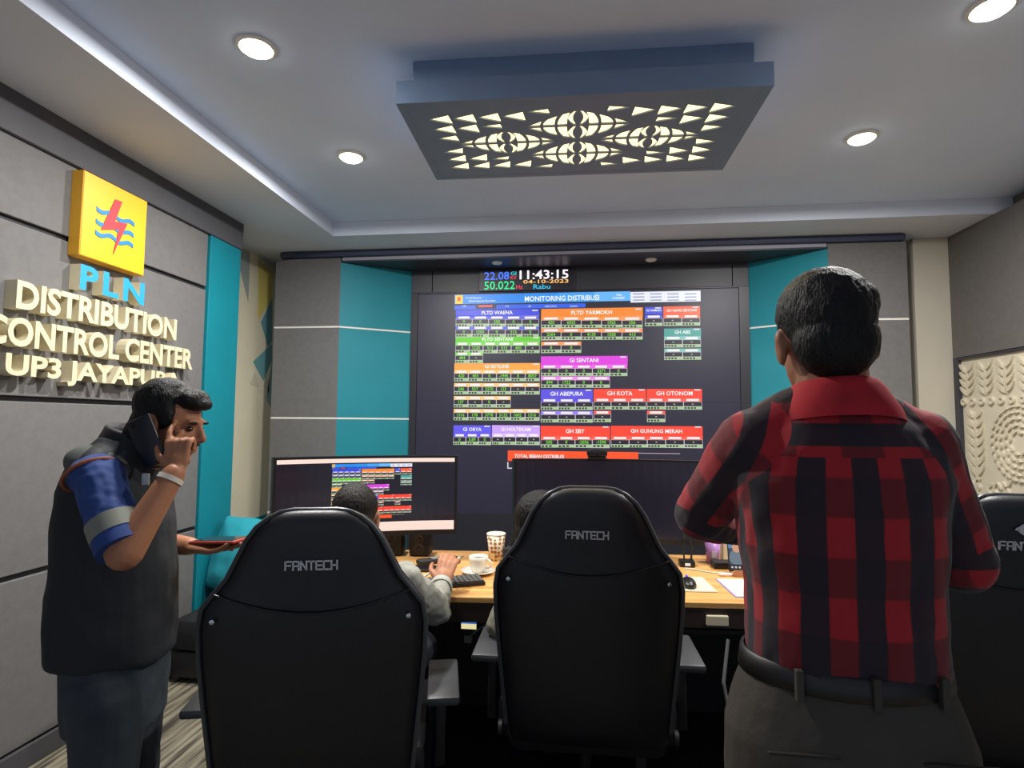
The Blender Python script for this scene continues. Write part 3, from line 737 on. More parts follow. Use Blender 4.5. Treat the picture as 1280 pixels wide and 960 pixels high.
# patterned paper cup
def dots_mat():
    m = bpy.data.materials.new('dotted_paper'); m.use_nodes = True; nt = m.node_tree; b = nt.nodes['Principled BSDF']; b.inputs['Roughness'].default_value = .5
    tc = nt.nodes.new('ShaderNodeTexCoord'); vo = nt.nodes.new('ShaderNodeTexVoronoi'); vo.inputs['Scale'].default_value = 50; vo.inputs['Randomness'].default_value = .35
    rp = nt.nodes.new('ShaderNodeValToRGB'); rp.color_ramp.interpolation = 'CONSTANT'
    rp.color_ramp.elements[0].color = lin((150, 96, 62)); rp.color_ramp.elements[1].position = .40; rp.color_ramp.elements[1].color = lin((232, 222, 200))
    nt.links.new(tc.outputs['Object'], vo.inputs['Vector']); nt.links.new(vo.outputs['Distance'], rp.inputs[0]); nt.links.new(rp.outputs[0], b.inputs['Base Color']); return m
pc = thing('tumbler', 'tall white tumbler with small brown pattern behind the coffee cup', 'tumbler', (-.415, 2.79, .7505))
MB().lathe([(0, 0), (.032, 0), (.046, .125), (.044, .125), (.031, .004), (0, .004)], n=32).build('tumbler_body', dots_mat(), pc, 'all')
MB().lathe([(.0452, .121), (.0475, .122), (.0480, .127), (.045, .129), (.043, .124)], n=32).build('rim', M_CUP, pc, 'all')
# radio handset by the tumbler
t = thing('radio_charger', 'black handset charger standing beside the patterned tumbler', 'charger', (-.335, 2.70, .7505), .2)
MB().box((-.035, -.03, 0), (.035, .03, .085), bev=.012).build('charger_body', M_BLK2, t, True)
for x in (-.02, .006, .022): MB().lathe([(0, 0), (.006, 0), (.005, .02), (0, .021)], (x, 0, .084), n=10).build('knob', M_BLK, t, True)
# mouse and pads
def pad(x0, y0, w, d, rz, label, rgb, edge):
    t = thing('mouse_pad', label, 'mouse pad', (x0, y0, .7505), rz)
    MB().box((-w/2, -d/2, 0), (w/2, d/2, .003), bev=.001).build('pad_base', mat('pad_edge_%d' % edge[0], edge, .7), t)
    MB().box((-w/2+.006, -d/2+.006, .003), (w/2-.006, d/2-.006, .0042)).build('pad_top', mat('pad_top_%d' % rgb[0], rgb, .8, var=.03, scale=60), t)
pad(.40, 2.49, .26, .22, math.radians(4), 'cream mouse pad under the black mouse', (206, 198, 178), (190, 182, 164))
pad(.70, 2.47, .24, .26, math.radians(4), 'pale mouse pad with lilac edge beside the plaid shirt', (208, 204, 196), (150, 140, 200))
t = thing('computer_mouse', 'black computer mouse with a violet light on the cream pad', 'mouse', (.435, 2.455, .7550), math.radians(10))
skin('mouse_body', [g_ell((.435, 2.455, .763), (.031, .056, .026)), g_ell((.435, 2.44, .761), (.030, .036, .018))], mat('mouse_black', (28, 27, 30), .35), t, .004, 3, cut=lambda v: v.z < .7552)
MB().box((.430, 2.482, .779), (.440, 2.502, .7875), bev=.002).build('scroll_wheel', glow((110, 80, 240), 1.2), t, world=True)
# small boom microphone
t = thing('desk_microphone', 'short desk microphone on a small black box base', 'microphone', (.49, 2.80, .7505))
MB().box((-.035, -.025, 0), (.035, .03, .03), bev=.006).build('mic_base', M_BLK, t, True)
MB().box((-.012, -.0265, .008), (.012, -.0245, .02)).build('indicator', mat('pale_led', (210, 215, 220), .3, emit=.4), t)
MB().tube([(-.012, .0, .028), (-.014, .0, .08), (-.008, .0, .13)], .004).build('gooseneck', M_BLK2, t, True)
MB().tube([(.02, .0, .028), (.024, .0, .09), (.012, .0, .15), (-.006, .0, .165)], .005).build('stem', M_BLK2, t, True)
MB().tube([(-.008, 0, .125), (-.006, 0, .20)], .011, n=12).build('mic_head', M_BLK2, t, True)
# purple cup, black box, phone on a stand
t = thing('plastic_cup', 'lilac plastic cup with a small label at the back of the desk', 'cup', (.625, 2.88, .7505))
MB().lathe([(0, 0), (.027, 0), (.036, .10), (.034, .10), (.026, .004), (0, .004)], n=28).build('cup_wall', mat('lilac_plastic', (176, 130, 196), .35), t, 'all')
MB().box((-.011, -.0335, .03), (.011, -.029, .065), bev=.002).build('cup_label', mat('label_grey', (206, 196, 206), .5), t)
t = thing('black_box', 'low black box behind the upright phone', 'box', (.665, 2.80, .7505), .07)
MB().box((-.06, -.03, 0), (.06, .04, .03), bev=.004).build('box_body', M_BLK2, t); MB().box((-.061, -.031, .021), (.061, .041, .023)).build('lid_seam', M_BLK, t)
t = thing('carton', 'cream folded carton behind the upright phone', 'carton', (.725, 2.93, .7505), .1)
MB().prism([(-.05, 0), (.05, 0), (.05, .20), (.01, .30), (-.045, .20)], -.03, .03, 'y').build('carton_body', mat('cream_card', (226, 214, 182), .7), t)
MB().box((-.052, -.0315, .196), (.052, .0315, .2)).build('fold', mat('cream_card_fold', (206, 194, 164), .7), t)
t = thing('smartphone', 'upright smartphone on a video call with a man in grey', 'phone', (.692, 2.69, .7505), .03)
tl = Matrix.Translation((0, 0, .012)) @ Matrix.Rotation(math.radians(-12), 4, 'X')
MB().box((-.039, -.004, 0), (.039, .004, .165), bev=.0035, M=tl).build('phone_body', M_BLK, t, True)
def fl(nm, x0, z0, x1, z1, c, d, parent=t, k=.9):
    o = MB(); o.add([tl @ Vector(p) for p in ((x0, -.0041-d, z0), (x1, -.0041-d, z0), (x1, -.0041-d, z1), (x0, -.0041-d, z1))], [[0, 1, 2, 3]], glow(c, k)); return o
o = fl('', -.036, .005, .036, .158, (60, 74, 92), .0002)
def disc(o, cx, cz, rx, rz, c, d, n=20, k=.9):
    o.add([tl @ Vector((cx+rx*math.cos(2*PI*i/n), -.0041-d, cz+rz*math.sin(2*PI*i/n))) for i in range(n)], [list(range(n))], glow(c, k))
o.add([tl @ Vector(p) for p in ((-.036, -.0044, .10), (.036, -.0044, .10), (.036, -.0044, .145), (-.036, -.0044, .145))], [[0, 1, 2, 3]], glow((90, 140, 180), .9))
disc(o, .0, .06, .034, .036, (110, 126, 140), .0006); disc(o, 0, .105, .019, .024, (214, 160, 130), .0008); disc(o, 0, .125, .02, .012, (30, 24, 24), .001); disc(o, -.022, .145, .01, .008, (190, 190, 200), .0008)
for i in range(4): disc(o, -.024+i*.016, .018, .005, .005, (200, 205, 210), .001)
o.add([tl @ Vector(p) for p in ((-.036, -.0048, .005), (.036, -.0048, .005), (.036, -.0048, .03), (-.036, -.0048, .03))], [[0, 1, 2, 3]], glow((20, 24, 30), .9))
o.build('call_picture', None, t)
MB().prism([(-.05, 0), (.03, 0), (.03, .012), (-.02, .012), (-.05, .03)], -.03, .05, 'x').build('phone_stand', mat('tan_stand', (186, 130, 96), .6), t)
t = thing('pink_eraser', 'small pink eraser on the desk left of the phone', 'eraser', (.63, 2.655, .7505), .2)
MB().box((-.03, -.012, 0), (.03, .012, .01), bev=.004).build('eraser_body', mat('pink_rubber', (236, 186, 176), .7), t); MB().box((-.012, -.0125, -.0001), (.03, .0125, .0104), bev=.003).build('eraser_sleeve', mat('peach_sleeve', (240, 206, 190), .6), t)
o = MB(); o.tube([(.47, 2.745, .7545), (.50, 2.74, .754), (.56, 2.70, .754), (.605, 2.685, .754), (.66, 2.705, .754)], .003); tag(o.build('white_cable', mat('cable_white', (220, 214, 200), .5), None, True), 'thin white cable across the desk from microphone to phone', 'cable')
# little lit meter under the desk edge and cable
t = thing('power_meter', 'small device with blue and cream screen under the desk edge', 'meter', (-.44, 2.25, .548))
MB().box((-.035, 0, .04), (.035, .02, .10), bev=.004).build('meter_body', M_BLK2, t)
MB().box((-.03, -.0012, .062), (.03, .0002, .082), None).build('screen_lower', glow((240, 225, 170), .9), t); MB().box((-.03, -.0012, .082), (.03, .0002, .096)).build('screen_upper', glow((60, 110, 190), .9), t)
MB().box((-.02, .003, .005), (.012, .02, .035), bev=.003).build('plug', mat('plug_grey', (120, 118, 112), .5), t); MB().tube([(.0, .005, .03), (.03, -.0, .055), (.07, .0, .085), (.11, .01, .11)], .004).build('lead', mat('cable_grey', (110, 108, 104), .5), t, True)
o = MB(); o.tube([(.52, 2.17, .65), (.49, 2.12, .52), (.50, 2.08, .42), (.56, 2.05, .36), (.64, 2.04, .34)], .006); tag(o.build('grey_cable', mat('cable_grey2', (96, 96, 98), .5), None, True), 'grey cable looping down below the desk beside the centre chair', 'cable')

t = tag(MB().box((-1.0, 1.25, 0.0), (1.75, 3.0, 0.004), bev=.002).build('floor_shade_sheet', mat('shade_black', (20, 20, 22), .9, var=.1, scale=40)), 'black mat on the carpet under the desk and chairs', 'mat')  # sheet added to darken the floor where only shade falls

# ------------------------------------------------------------------ sofa and cushion in the left corner
M_SOFA = mat('black_sofa_leather', (34, 35, 39), .5, var=.1, scale=10, bump=.1, bscale=120)
sf = thing('sofa', 'low black leather sofa in the corner by the teal pilaster', 'sofa', (-1.85, 3.27, 0))
def soft(nm, a, b, bev, m, t): return MB().box(a, b, bev=bev).build(nm, m, t, True, world=True)
soft('sofa_base', (-2.215, 2.92, .03), (-1.50, 3.66, .17), .012, M_SOFA, sf); soft('seat_cushion', (-2.21, 2.90, .172), (-1.86, 3.44, .345), .04, M_SOFA, sf); soft('seat_cushion', (-1.855, 2.90, .172), (-1.505, 3.44, .345), .04, M_SOFA, sf)
soft('backrest', (-2.21, 3.43, .20), (-1.50, 3.66, .66), .05, M_SOFA, sf)
for x in (-2.15, -1.57):
    for y in (2.98, 3.6): MB().lathe([(0, 0), (.018, 0), (.022, .032), (0, .032)], (x, y, 0), n=12).build('foot', M_BLK, sf, True, world=True)
cu = thing('cushion', 'plump teal cushion leaning on the black sofa back', 'cushion', (-2.0, 3.27, .346))
Rc = Matrix.Rotation(math.radians(-14), 3, 'X') @ Matrix.Rotation(math.radians(8), 3, 'Y')
CC = Vector((-2.0, 3.27, .60)); cs = []
v, f = g_ell((0, 0, 0), (1, 1, 1), None, 40, 28)
for p in v:
    e = lambda q, k: math.copysign(abs(q)**k, q)
    r_ = math.hypot(p.x, p.z) or 1e-6
    m_ = max(abs(p.x), abs(p.z))/r_; sq = 1/(m_**.75)
    edge_ = 1-.0*r_
    p.x, p.y, p.z = CC + Rc @ Vector((p.x*sq*.225, p.y*.115, p.z*sq*.225))
cs = [(v, f)]
skin('cushion_cover', cs, mat('teal_cotton', (30, 150, 166), .8, var=.08, scale=6, bump=.2, bscale=150), cu, .008, 8, (.010, 6), cut=None)
MB().box((-.012, -.112, -.05), (.012, -.108, .05), M=Matrix.Translation(CC) @ Rc.to_4x4() @ Matrix.Translation((.17, .075, -.12))).build('care_tag', M_WHITE, cu, world=True)

# ------------------------------------------------------------------ gaming chairs
M_LEA = mat('black_leatherette', (19, 20, 25), .42, var=.12, scale=9, bump=.06, bscale=160)
M_PIP = mat('piping_sheen_grey', (62, 64, 68), .3)
M_LOGO = mat('silver_print', (214, 214, 218), .4)
PROF = [(1.226, .055, .02), (1.222, .085, .03), (1.208, .115, .042), (1.185, .143, .05), (1.15, .168, .054), (1.10, .192, .056), (1.055, .214, .056), (1.015, .246, .058), (.98, .273, .06), (.93, .282, .062), (.85, .280, .064), (.75, .272, .066), (.62, .260, .066), (.5, .250, .062), (.45, .235, .05), (.44, .2, .03)]
def spine(z): return -.20 - (z-.5)*.12
STROKES = {'F': [(0, 0, 0, 1), (0, 1, 1, 1), (0, .52, .85, .52)], 'A': [(0, 0, 0, 1), (0, 1, 1, 1), (1, 1, 1, 0), (0, .45, 1, .45)], 'N': [(0, 0, 0, 1), (0, 1, 1, 0), (1, 0, 1, 1)], 'T': [(0, 1, 1, 1), (.5, 1, .5, 0)], 'E': [(0, 0, 0, 1), (0, 1, 1, 1), (0, .5, .9, .5), (0, 0, 1, 0)], 'C': [(0, 0, 0, 1), (0, 1, 1, 1), (0, 0, 1, 0)], 'H': [(0, 0, 0, 1), (1, 0, 1, 1), (0, .5, 1, .5)]}
def brand(t, zc, w=.128, h=.021):
    lw = w/7*.74; pit = w/7; sw = .0038; y = lambda z: spine(z) - .0575
    for i, ch in enumerate('FANTECH'):
        o = MB(); x0 = -w/2+i*pit
        for a, b, c, d in STROKES[ch]:
            p = Vector((x0+a*lw, zc-h/2+b*h)); q = Vector((x0+c*lw, zc-h/2+d*h)); dv = (q-p).normalized(); nv = Vector((-dv.y, dv.x))*sw/2; p = p-dv*sw/2; q = q+dv*sw/2
            P4 = [p+nv, q+nv, q-nv, p-nv]
            for k0, yo in ((0, 0),): 
                o.add([(v.x, y(v.y)-.0022, v.y) for v in P4] + [(v.x, y(v.y)+.006, v.y) for v in P4], [[0, 1, 2, 3], [7, 6, 5, 4], [0, 4, 5, 1], [1, 5, 6, 2], [2, 6, 7, 3], [3, 7, 4, 0]])
        o.build('logo_letter', M_LOGO, t)
def gaming_chair(label, loc, rz, emblem=False, trim=False):
    t = thing('gaming_chair', label, 'chair', loc, rz, 'black gaming chairs')
    R = []; n = 40
    for z, hw, th in PROF:
        ring = []
        for k in range(n):
            a = 2*PI*k/n; ca, sa = math.cos(a), math.sin(a); p = 3.4
            ring.append(Vector((hw*math.copysign(abs(ca)**(2/p), ca), spine(z)+th*math.copysign(abs(sa)**(2/p), sa), z)))
        R.append(ring)
    MB().rings(R).build('backrest', M_LEA, t, 'all')
    edge = [(-hw*.985, spine(z)-th*.55, z) for z, hw, th in PROF[::-1] if z > .46] + [(hw*.985, spine(z)-th*.55, z) for z, hw, th in PROF if z > .46]
    MB().tube(edge, .0065, ref=(0, 1, 0)).build('piping', M_PIP, t, True)  # grey edge bead, thickened to stand in for the leather's sheen
    seam = [(x, spine(1.02-.0)-.0598+abs(x)**3*1.2, 1.02-.05*math.cos(x/.24*PI/2)) for x in [-.235+.47*i/16 for i in range(17)]]
    MB().tube(seam, .003).build('headrest_seam', M_PIP if False else M_BLK, t, True)
    brand(t, 1.092)
    if emblem:
        for s in (-1, 1):
            for k in range(3): MB().add([(s*(.004+.012*k), spine(1.14)-.0605, 1.118+.008*k), (s*(.03-.002*k), spine(1.14)-.0605, 1.138), (s*(.004+.010*k), spine(1.15)-.0605, 1.158-.006*k), (s*(.010+.010*k), spine(1.14)-.0605, 1.138)], [[0, 1, 2, 3]]).build('emblem', M_LOGO, t)
    s = MB(); s.box((-.25, -.21, .39), (.25, .30, .50), bev=.045); s.build('seat', M_LEA, t, True)
    for sx in (-1, 1):
        MB().box((sx*.225, -.16, .41), (sx*.285, .28, .545), bev=.028).build('seat_bolster', M_LEA, t, True)
        MB().box((sx*.305, -.02, .40), (sx*.335, .06, .635), bev=.006).build('arm_post', M_BLK2, t, True)
        MB().box((sx*.28, -.14, .635), (sx*.375, .13, .662), bev=.010).build('arm_pad', mat('arm_pad_grey', (58, 60, 64), .45), t, True)
        MB().lathe([(0, 0), (.022, 0), (.022, .012), (0, .014)], M=Matrix.Translation((sx*.262, -.2, .47)) @ Matrix.Rotation(sx*PI/2, 4, 'Y'), n=16).build('hinge_cover', M_BLK2, t, True)
        MB().lathe([(0, 0), (.007, 0), (.006, .004), (0, .005)], M=Matrix.Translation((sx*.235, spine(.955)-.057, .955)) @ Matrix.Rotation(PI/2, 4, 'X'), n=12).build('stud', M_CHROME, t, True)
    if trim: MB().box((-.30, -.22, .17), (-.285, .02, .46), bev=.005).build('side_trim', mat('rust_trim', (150, 74, 48), .6), t)
    MB().box((-.11, -.12, .36), (.11, .12, .392), bev=.006).build('tilt_plate', M_BLK2, t)
    MB().lathe([(0, .06), (.03, .06), (.03, .2), (.022, .2), (.022, .365), (0, .365)], n=16).build('gas_lift', M_BLK, t, True)
    for k in range(5):
        a = 2*PI*k/5+.3; c, sn = math.cos(a), math.sin(a)
        o = MB(); o.tube([(.02*c, .02*sn, .10), (.18*c, .18*sn, .085), (.30*c, .30*sn, .065)], [.03, .024, .018]); o.build('base_leg', M_BLK2, t, True)
        o = MB(); o.lathe([(0, -.022), (.026, -.022), (.028, -.016), (.028, .016), (.026, .022), (0, .022)], M=Matrix.Translation((.30*c, .30*sn, .029)) @ Matrix.Rotation(a, 4, 'Z') @ Matrix.Rotation(PI/2, 4, 'X'), n=16); o.build('caster', M_BLK, t, True)
    return t
gaming_chair('black gaming chair nearest the left man, back towards the viewer', (-.738, 1.675, 0), math.radians(14), trim=True).scale = (1, 1, .975)
gaming_chair('black gaming chair in the middle, in front of the dark monitor', (.012, 2.03, 0), math.radians(1))
gaming_chair('black gaming chair cut by the right edge behind the plaid man\'s elbow', (1.245, 2.06, 0), math.radians(-7), emblem=True)

# ------------------------------------------------------------------ people
def skin_mat(n, rgb): return mat(n, rgb, .5, var=.06, scale=14, spec=.35)
SK1 = skin_mat('skin_brown', (150, 100, 74)); SK2 = skin_mat('skin_tan', (176, 122, 92)); SK3 = skin_mat('skin_warm', (168, 114, 84))
def hair_mat(n, rgb): return mat(n, rgb, .55, var=.3, scale=120, bump=.5, bscale=260, stretch=(1, 1, .3), spec=.25)
H1 = hair_mat('black_hair', (22, 20, 20)); H2 = hair_mat('dark_hair', (34, 30, 28))
def face_bits(root, c, M, k):
    c = Vector(c)
    for s in (-1, 1):
        v, f = g_ell(c + M @ (Vector((s*.031, .079, .004))*k), [q*k for q in (.013, .009, .008)], M, 12, 8)
        MB().add(v, f).build('eye', mat('eye_dark', (40, 30, 26), .2), root, 'all', world=True)
        v, f = g_ell(c + M @ (Vector((s*.032, .088, .024))*k), [q*k for q in (.021, .006, .005)], M, 12, 8)
        MB().add(v, f).build('eyebrow', H1, root, 'all', world=True)
def plaid_mat():
    m = bpy.data.materials.new('red_black_plaid'); m.use_nodes = True; nt = m.node_tree; b = nt.nodes['Principled BSDF']; b.inputs['Roughness'].default_value = .85; b.inputs['Sheen Weight'].default_value = .15
    def attr(n):
        at = nt.nodes.new('ShaderNodeAttribute'); at.attribute_name = n; sp = nt.nodes.new('ShaderNodeSeparateXYZ'); nt.links.new(at.outputs['Vector'], sp.inputs[0]); return at.outputs['Vector'], sp.outputs
    def less(sock, k):
        q = nt.nodes.new('ShaderNodeMath'); q.operation = 'LESS_THAN'; q.inputs[1].default_value = k; nt.links.new(sock, q.inputs[0]); return q.outputs[0]
    def pick(f, a, c2):
        x = nt.nodes.new('ShaderNodeMix'); x.data_type = 'VECTOR'; nt.links.new(f, x.inputs['Factor']); nt.links.new(a, x.inputs[4]); nt.links.new(c2, x.inputs[5]); return x.outputs[1]
    tv, ts = attr('weave_body'); uv, us = attr('weave_upper_arm'); fv, fs_ = attr('weave_forearm')
    yk = nt.nodes.new('ShaderNodeCombineXYZ'); ya = nt.nodes.new('ShaderNodeMath'); ya.inputs[1].default_value = .037; nt.links.new(ts['Z'], ya.inputs[0]); nt.links.new(ya.outputs[0], yk.inputs['X']); nt.links.new(ts['X'], yk.inputs['Y'])
    vec = pick(less(ts['Z'], 0.0), yk.outputs[0], tv); vec = pick(less(us['Z'], 1.15), vec, uv); vec = pick(less(fs_['Z'], 1.0), vec, fv)
    sp = nt.nodes.new('ShaderNodeSeparateXYZ'); nt.links.new(vec, sp.inputs[0])
    def stripe(sock, period, duty, phase=0.0):
        d = nt.nodes.new('ShaderNodeMath'); d.operation = 'MULTIPLY_ADD'; d.inputs[1].default_value = 1/period; d.inputs[2].default_value = phase+50; nt.links.new(sock, d.inputs[0])
        f = nt.nodes.new('ShaderNodeMath'); f.operation = 'PINGPONG'; f.inputs[1].default_value = .5; nt.links.new(d.outputs[0], f.inputs[0])
        r = nt.nodes.new('ShaderNodeMapRange'); r.interpolation_type = 'SMOOTHSTEP'; r.inputs['From Min'].default_value = duty/2-.02; r.inputs['From Max'].default_value = duty/2+.02; r.inputs['To Min'].default_value = 1; r.inputs['To Max'].default_value = 0
        nt.links.new(f.outputs[0], r.inputs['Value']); return r.outputs[0]
    v = stripe(sp.outputs['X'], .075, .52); h = stripe(sp.outputs['Y'], .13, .5)
    def mix(f, a, c2, k=1.0):
        x = nt.nodes.new('ShaderNodeMix'); x.data_type = 'RGBA'
        if k != 1.0:
            mu = nt.nodes.new('ShaderNodeMath'); mu.operation = 'MULTIPLY'; mu.inputs[1].default_value = k; nt.links.new(f, mu.inputs[0]); f = mu.outputs[0]
        nt.links.new(f, x.inputs['Factor'])
        if isinstance(a, tuple): x.inputs['A'].default_value = a
        else: nt.links.new(a, x.inputs['A'])
        x.inputs['B'].default_value = c2; return x.outputs['Result']
    c = mix(h, lin((166, 21, 32)), lin((88, 15, 24)), .8); c = mix(v, c, lin((24, 22, 32)), .96)
    nt.links.new(c, b.inputs['Base Color'])
    n2 = nt.nodes.new('ShaderNodeTexNoise'); n2.inputs['Scale'].default_value = 9; n2.inputs['Detail'].default_value = 3; bp = nt.nodes.new('ShaderNodeBump'); bp.inputs['Strength'].default_value = .25; bp.inputs['Distance'].default_value = .03
    tc = nt.nodes.new('ShaderNodeTexCoord'); nt.links.new(tc.outputs['Object'], n2.inputs['Vector']); nt.links.new(n2.outputs['Fac'], bp.inputs['Height']); nt.links.new(bp.outputs[0], b.inputs['Normal'])
    return m
def weave(ob, arms, yoke_z, cx, off):
    """cloth coordinates: body stripes hang down, the yoke runs across, sleeves follow the arm bones"""
    me = ob.data; B = []; UA = []; FA = []
    def near(p, bones):
        best = None
        for a, b, r in bones:
            ab = b-a; t = max(0, min(1, (p-a).dot(ab)/ab.length_squared)); d = (p-(a+ab*t)).length/r
            if best is None or d < best[0]: best = (d, a, ab.normalized())
        d, a, ax = best; side = ax.cross(Vector((0, 1, 0))).normalized()
        return [(p-a).dot(side)+.018, (p-a).dot(ax), d]
    for v in me.vertices:
        p = v.co + Vector(off)
        B += [.150*math.atan2((p.x-cx)/.17, -(p.y-off[1])/.12), p.z, p.z-yoke_z]; UA += near(p, arms[0::2]); FA += near(p, arms[1::2])
    for n, dat in (('weave_body', B), ('weave_upper_arm', UA), ('weave_forearm', FA)):
        me.attributes.new(n, 'FLOAT_VECTOR', 'POINT').data.foreach_set('vector', dat)
def shoes(root, pts, yaw, m):
    for x, y in pts:
        d = Vector((-math.sin(yaw), math.cos(yaw), 0)); c = Vector((x, y, 0)); Mr = Matrix.Rotation(yaw, 3, 'Z')
        skin('shoe', [g_ell(c + d*.07 + Vector((0, 0, .045)), (.046, .10, .04), Mr), g_ell(c + d*-.02 + Vector((0, 0, .05)), (.042, .07, .05), Mr)], m, root, .008, 3, cut=lambda v: v.z < .0)
SHOE = mat('dark_shoe', (30, 26, 24), .45)
# ---- man in the plaid shirt, seen from behind
cx, cy = .464, 1.12
man = thing('person', 'man in red and black plaid shirt standing with his back turned', 'person', (cx, cy, 0))
HM = Rm(math.radians(-5), math.radians(-6), math.radians(-3)); HC = (cx-.008, cy+.01, 1.575); HK = 1.02
shL, elL, wrL = Vector((.315, 1.115, 1.385)), Vector((.252, 1.275, 1.225)), Vector((.39, 1.47, 1.165))
shR, elR, wrR = Vector((.605, 1.115, 1.385)), Vector((.705, 1.175, 1.165)), Vector((.56, 1.41, 1.16))
body = head_shapes(HC, HM, HK) + [g_cap((cx, cy-.005, 1.40), (cx, cy+.005, 1.53), .068, .060)]
body += [g_loft([((cx, cy, z), rx, ry, 0) for z, rx, ry in ((.85, .17, .11), (1.0, .15, .1), (1.15, .15, .1), (1.3, .16, .1), (1.40, .12, .08))])]
body += [g_cap(shL, elL, .045, .038), g_cap(elL, wrL, .036, .027), g_cap(shR, elR, .045, .038), g_cap(elR, wrR, .036, .027)]
body += hand_shapes(wrL, (.35, .9, .1), (-.6, .2, .7), 1, (.5, .55, .6, .65)) + hand_shapes(wrR, (-.4, .9, .1), (.6, .2, .7), -1, (.5, .55, .6, .65))
for s in (-1, 1): body += [g_cap((cx+s*.09, cy, .86), (cx+s*.095, cy+.01, .48), .08, .055), g_cap((cx+s*.095, cy+.01, .48), (cx+s*.095, cy-.01, .08), .05, .035)]
skin('body', body, SK1, man, .005, 3)
face_bits(man, HC, HM, HK)
hs = hair_shapes(HC, HM, HK, 'quiff')
skin('hair', hs, H1, man, .005, 3, (.0016, 110, (1, 1, .5)))
tors = [(.985, .160, .116), (1.0, .164, .118), (1.06, .162, .12), (1.15, .162, .120), (1.25, .174, .122), (1.32, .186, .118), (1.375, .172, .106), (1.41, .14, .092), (1.445, .10, .078), (1.475, .076, .07)]
sh = [g_loft([((cx+(.0 if z > 1.1 else .003), cy, z), rx, ry, 0) for z, rx, ry in tors]), g_ell(shL + Vector((.015, 0, -.005)), (.068, .066, .062)), g_ell(shR + Vector((-.015, 0, -.005)), (.068, .066, .062)),
      g_cap((cx-.06, cy, 1.445), shL, .05, .055), g_cap((cx+.06, cy, 1.445), shR, .05, .055),
      g_cap(shL, elL, .064, .056), g_cap(elL, elL.lerp(wrL, .82), .055, .044), g_cap(shR, elR, .064, .055), g_cap(elR, elR.lerp(wrR, .82), .055, .044)]
so = skin('shirt', sh, plaid_mat(), man, .006, 5, (.0045, 14, (1, 1, .8)))
weave(so, [(shL, elL, .075), (elL, wrL, .07), (shR, elR, .075), (elR, wrR, .07)], 1.365, cx, (cx, cy, 0))
# collar
def ringed(nm, secs, m, root, n=32, smooth='all'):
    o = MB(); R = []
    for (c, rx, ry, tilt) in secs: R.append([Vector((c[0]+rx*math.cos(2*PI*k/n), c[1]+ry*math.sin(2*PI*k/n), c[2]+tilt*ry*math.sin(2*PI*k/n))) for k in range(n)])
    o.rings(R, cap=False); return o.build(nm, m, root, smooth, world=True)
M_COLR = mat('red_collar', (172, 24, 36), .85, var=.15, scale=20)
ringed('collar', [((cx, cy-.004, 1.415), .116, .100, -.22), ((cx, cy-.002, 1.435), .110, .098, -.22), ((cx, cy, 1.472), .088, .086, -.22), ((cx, cy+.002, 1.486), .080, .080, -.22), ((cx, cy+.003, 1.49), .075, .075, -.22), ((cx, cy+.002, 1.45), .070, .070, -.22)], M_COLR, man)
M_TRO = mat('dark_olive_trousers', (62, 56, 49), .8, var=.1, scale=12, bump=.25, bscale=30)
tr = [g_loft([((cx+dx, cy, z), rx, ry, 0) for z, rx, ry, dx in ((.70, .20, .135, 0), (.80, .206, .142, 0), (.88, .203, .146, 0), (.94, .184, .133, 0), (.985, .168, .118, 0), (1.0, .160, .112, 0))], p=2.2)]
for s in (-1, 1): tr += [g_cap((cx+s*.10, cy, .78), (cx+s*.105, cy+.01, .48), .108, .082), g_cap((cx+s*.105, cy+.01, .48), (cx+s*.105, cy-.01, .09), .08, .062)]
skin('trousers', tr, M_TRO, man, .007, 5, (.005, 9, (1, 1, .6)))
ringed('belt', [((cx, cy, .975), .174, .124, 0), ((cx, cy, .977), .177, .127, 0), ((cx, cy, 1.012), .172, .123, 0), ((cx, cy, 1.014), .166, .117, 0)], mat('black_belt', (26, 24, 24), .45), man)
for s in (-1, 1):
    MB().box((cx+s*.115-.055, cy-.150+.012, .895), (cx+s*.115+.055, cy-.143+.012, .90), bev=.002).build('pocket_welt', mat('pocket_dark', (40, 36, 32), .8), man, world=True)
for x in (-.11, 0, .11): MB().box((cx+x-.006, cy-.131+.16*abs(x), .968), (cx+x+.006, cy-.118+.16*abs(x), 1.018), bev=.002).build('belt_loop', M_TRO, man, world=True)
shoes(man, [(cx-.105, cy), (cx+.105, cy)], 0.0, SHOE)

# ---- man in the dark vest on the left, in profile
px_, py_ = -1.275, 1.43; BY = math.radians(-72)
lm = thing('person', 'man in dark vest with blue sleeves, hand at his cheek, holding out a phone', 'person', (px_, py_, 0))
HM = Rm(math.radians(-82), math.radians(-13), 0); HC = (-1.112, 1.425, 1.408); HK = .88
sR, eR, wR = Vector((-1.195, 1.29, 1.275)), Vector((-1.055, 1.225, 1.11)), Vector((-1.010, 1.315, 1.285))
sL, eL, wL = Vector((-1.30, 1.58, 1.27)), Vector((-1.28, 1.60, 1.05)), Vector((-1.135, 1.56, 1.052))
def dirv(a): return Vector((-math.sin(a), math.cos(a), 0))
body = head_shapes(HC, HM, HK) + [g_cap((-1.235, 1.435, 1.28), (-1.15, 1.43, 1.36), .056, .052)]
body += [g_loft([((x, py_, z), rx, ry, BY) for z, x, rx, ry in ((.70, -1.25, .12, .10), (.9, -1.255, .12, .11), (1.1, -1.255, .12, .11), (1.25, -1.262, .11, .09), (1.32, -1.245, .08, .07))])]
body += [g_cap(sR, eR, .042, .040), g_cap(eR, wR, .041, .027), g_cap(sL, eL, .042, .036), g_cap(eL, wL, .036, .026)]
body += hand_shapes(wR + Vector((0, .01, .01)), (-.12, .18, 1.0), (.25, -1, .1), -1, (.35, 1.15, 1.25, 1.25), .03, .3, .80)
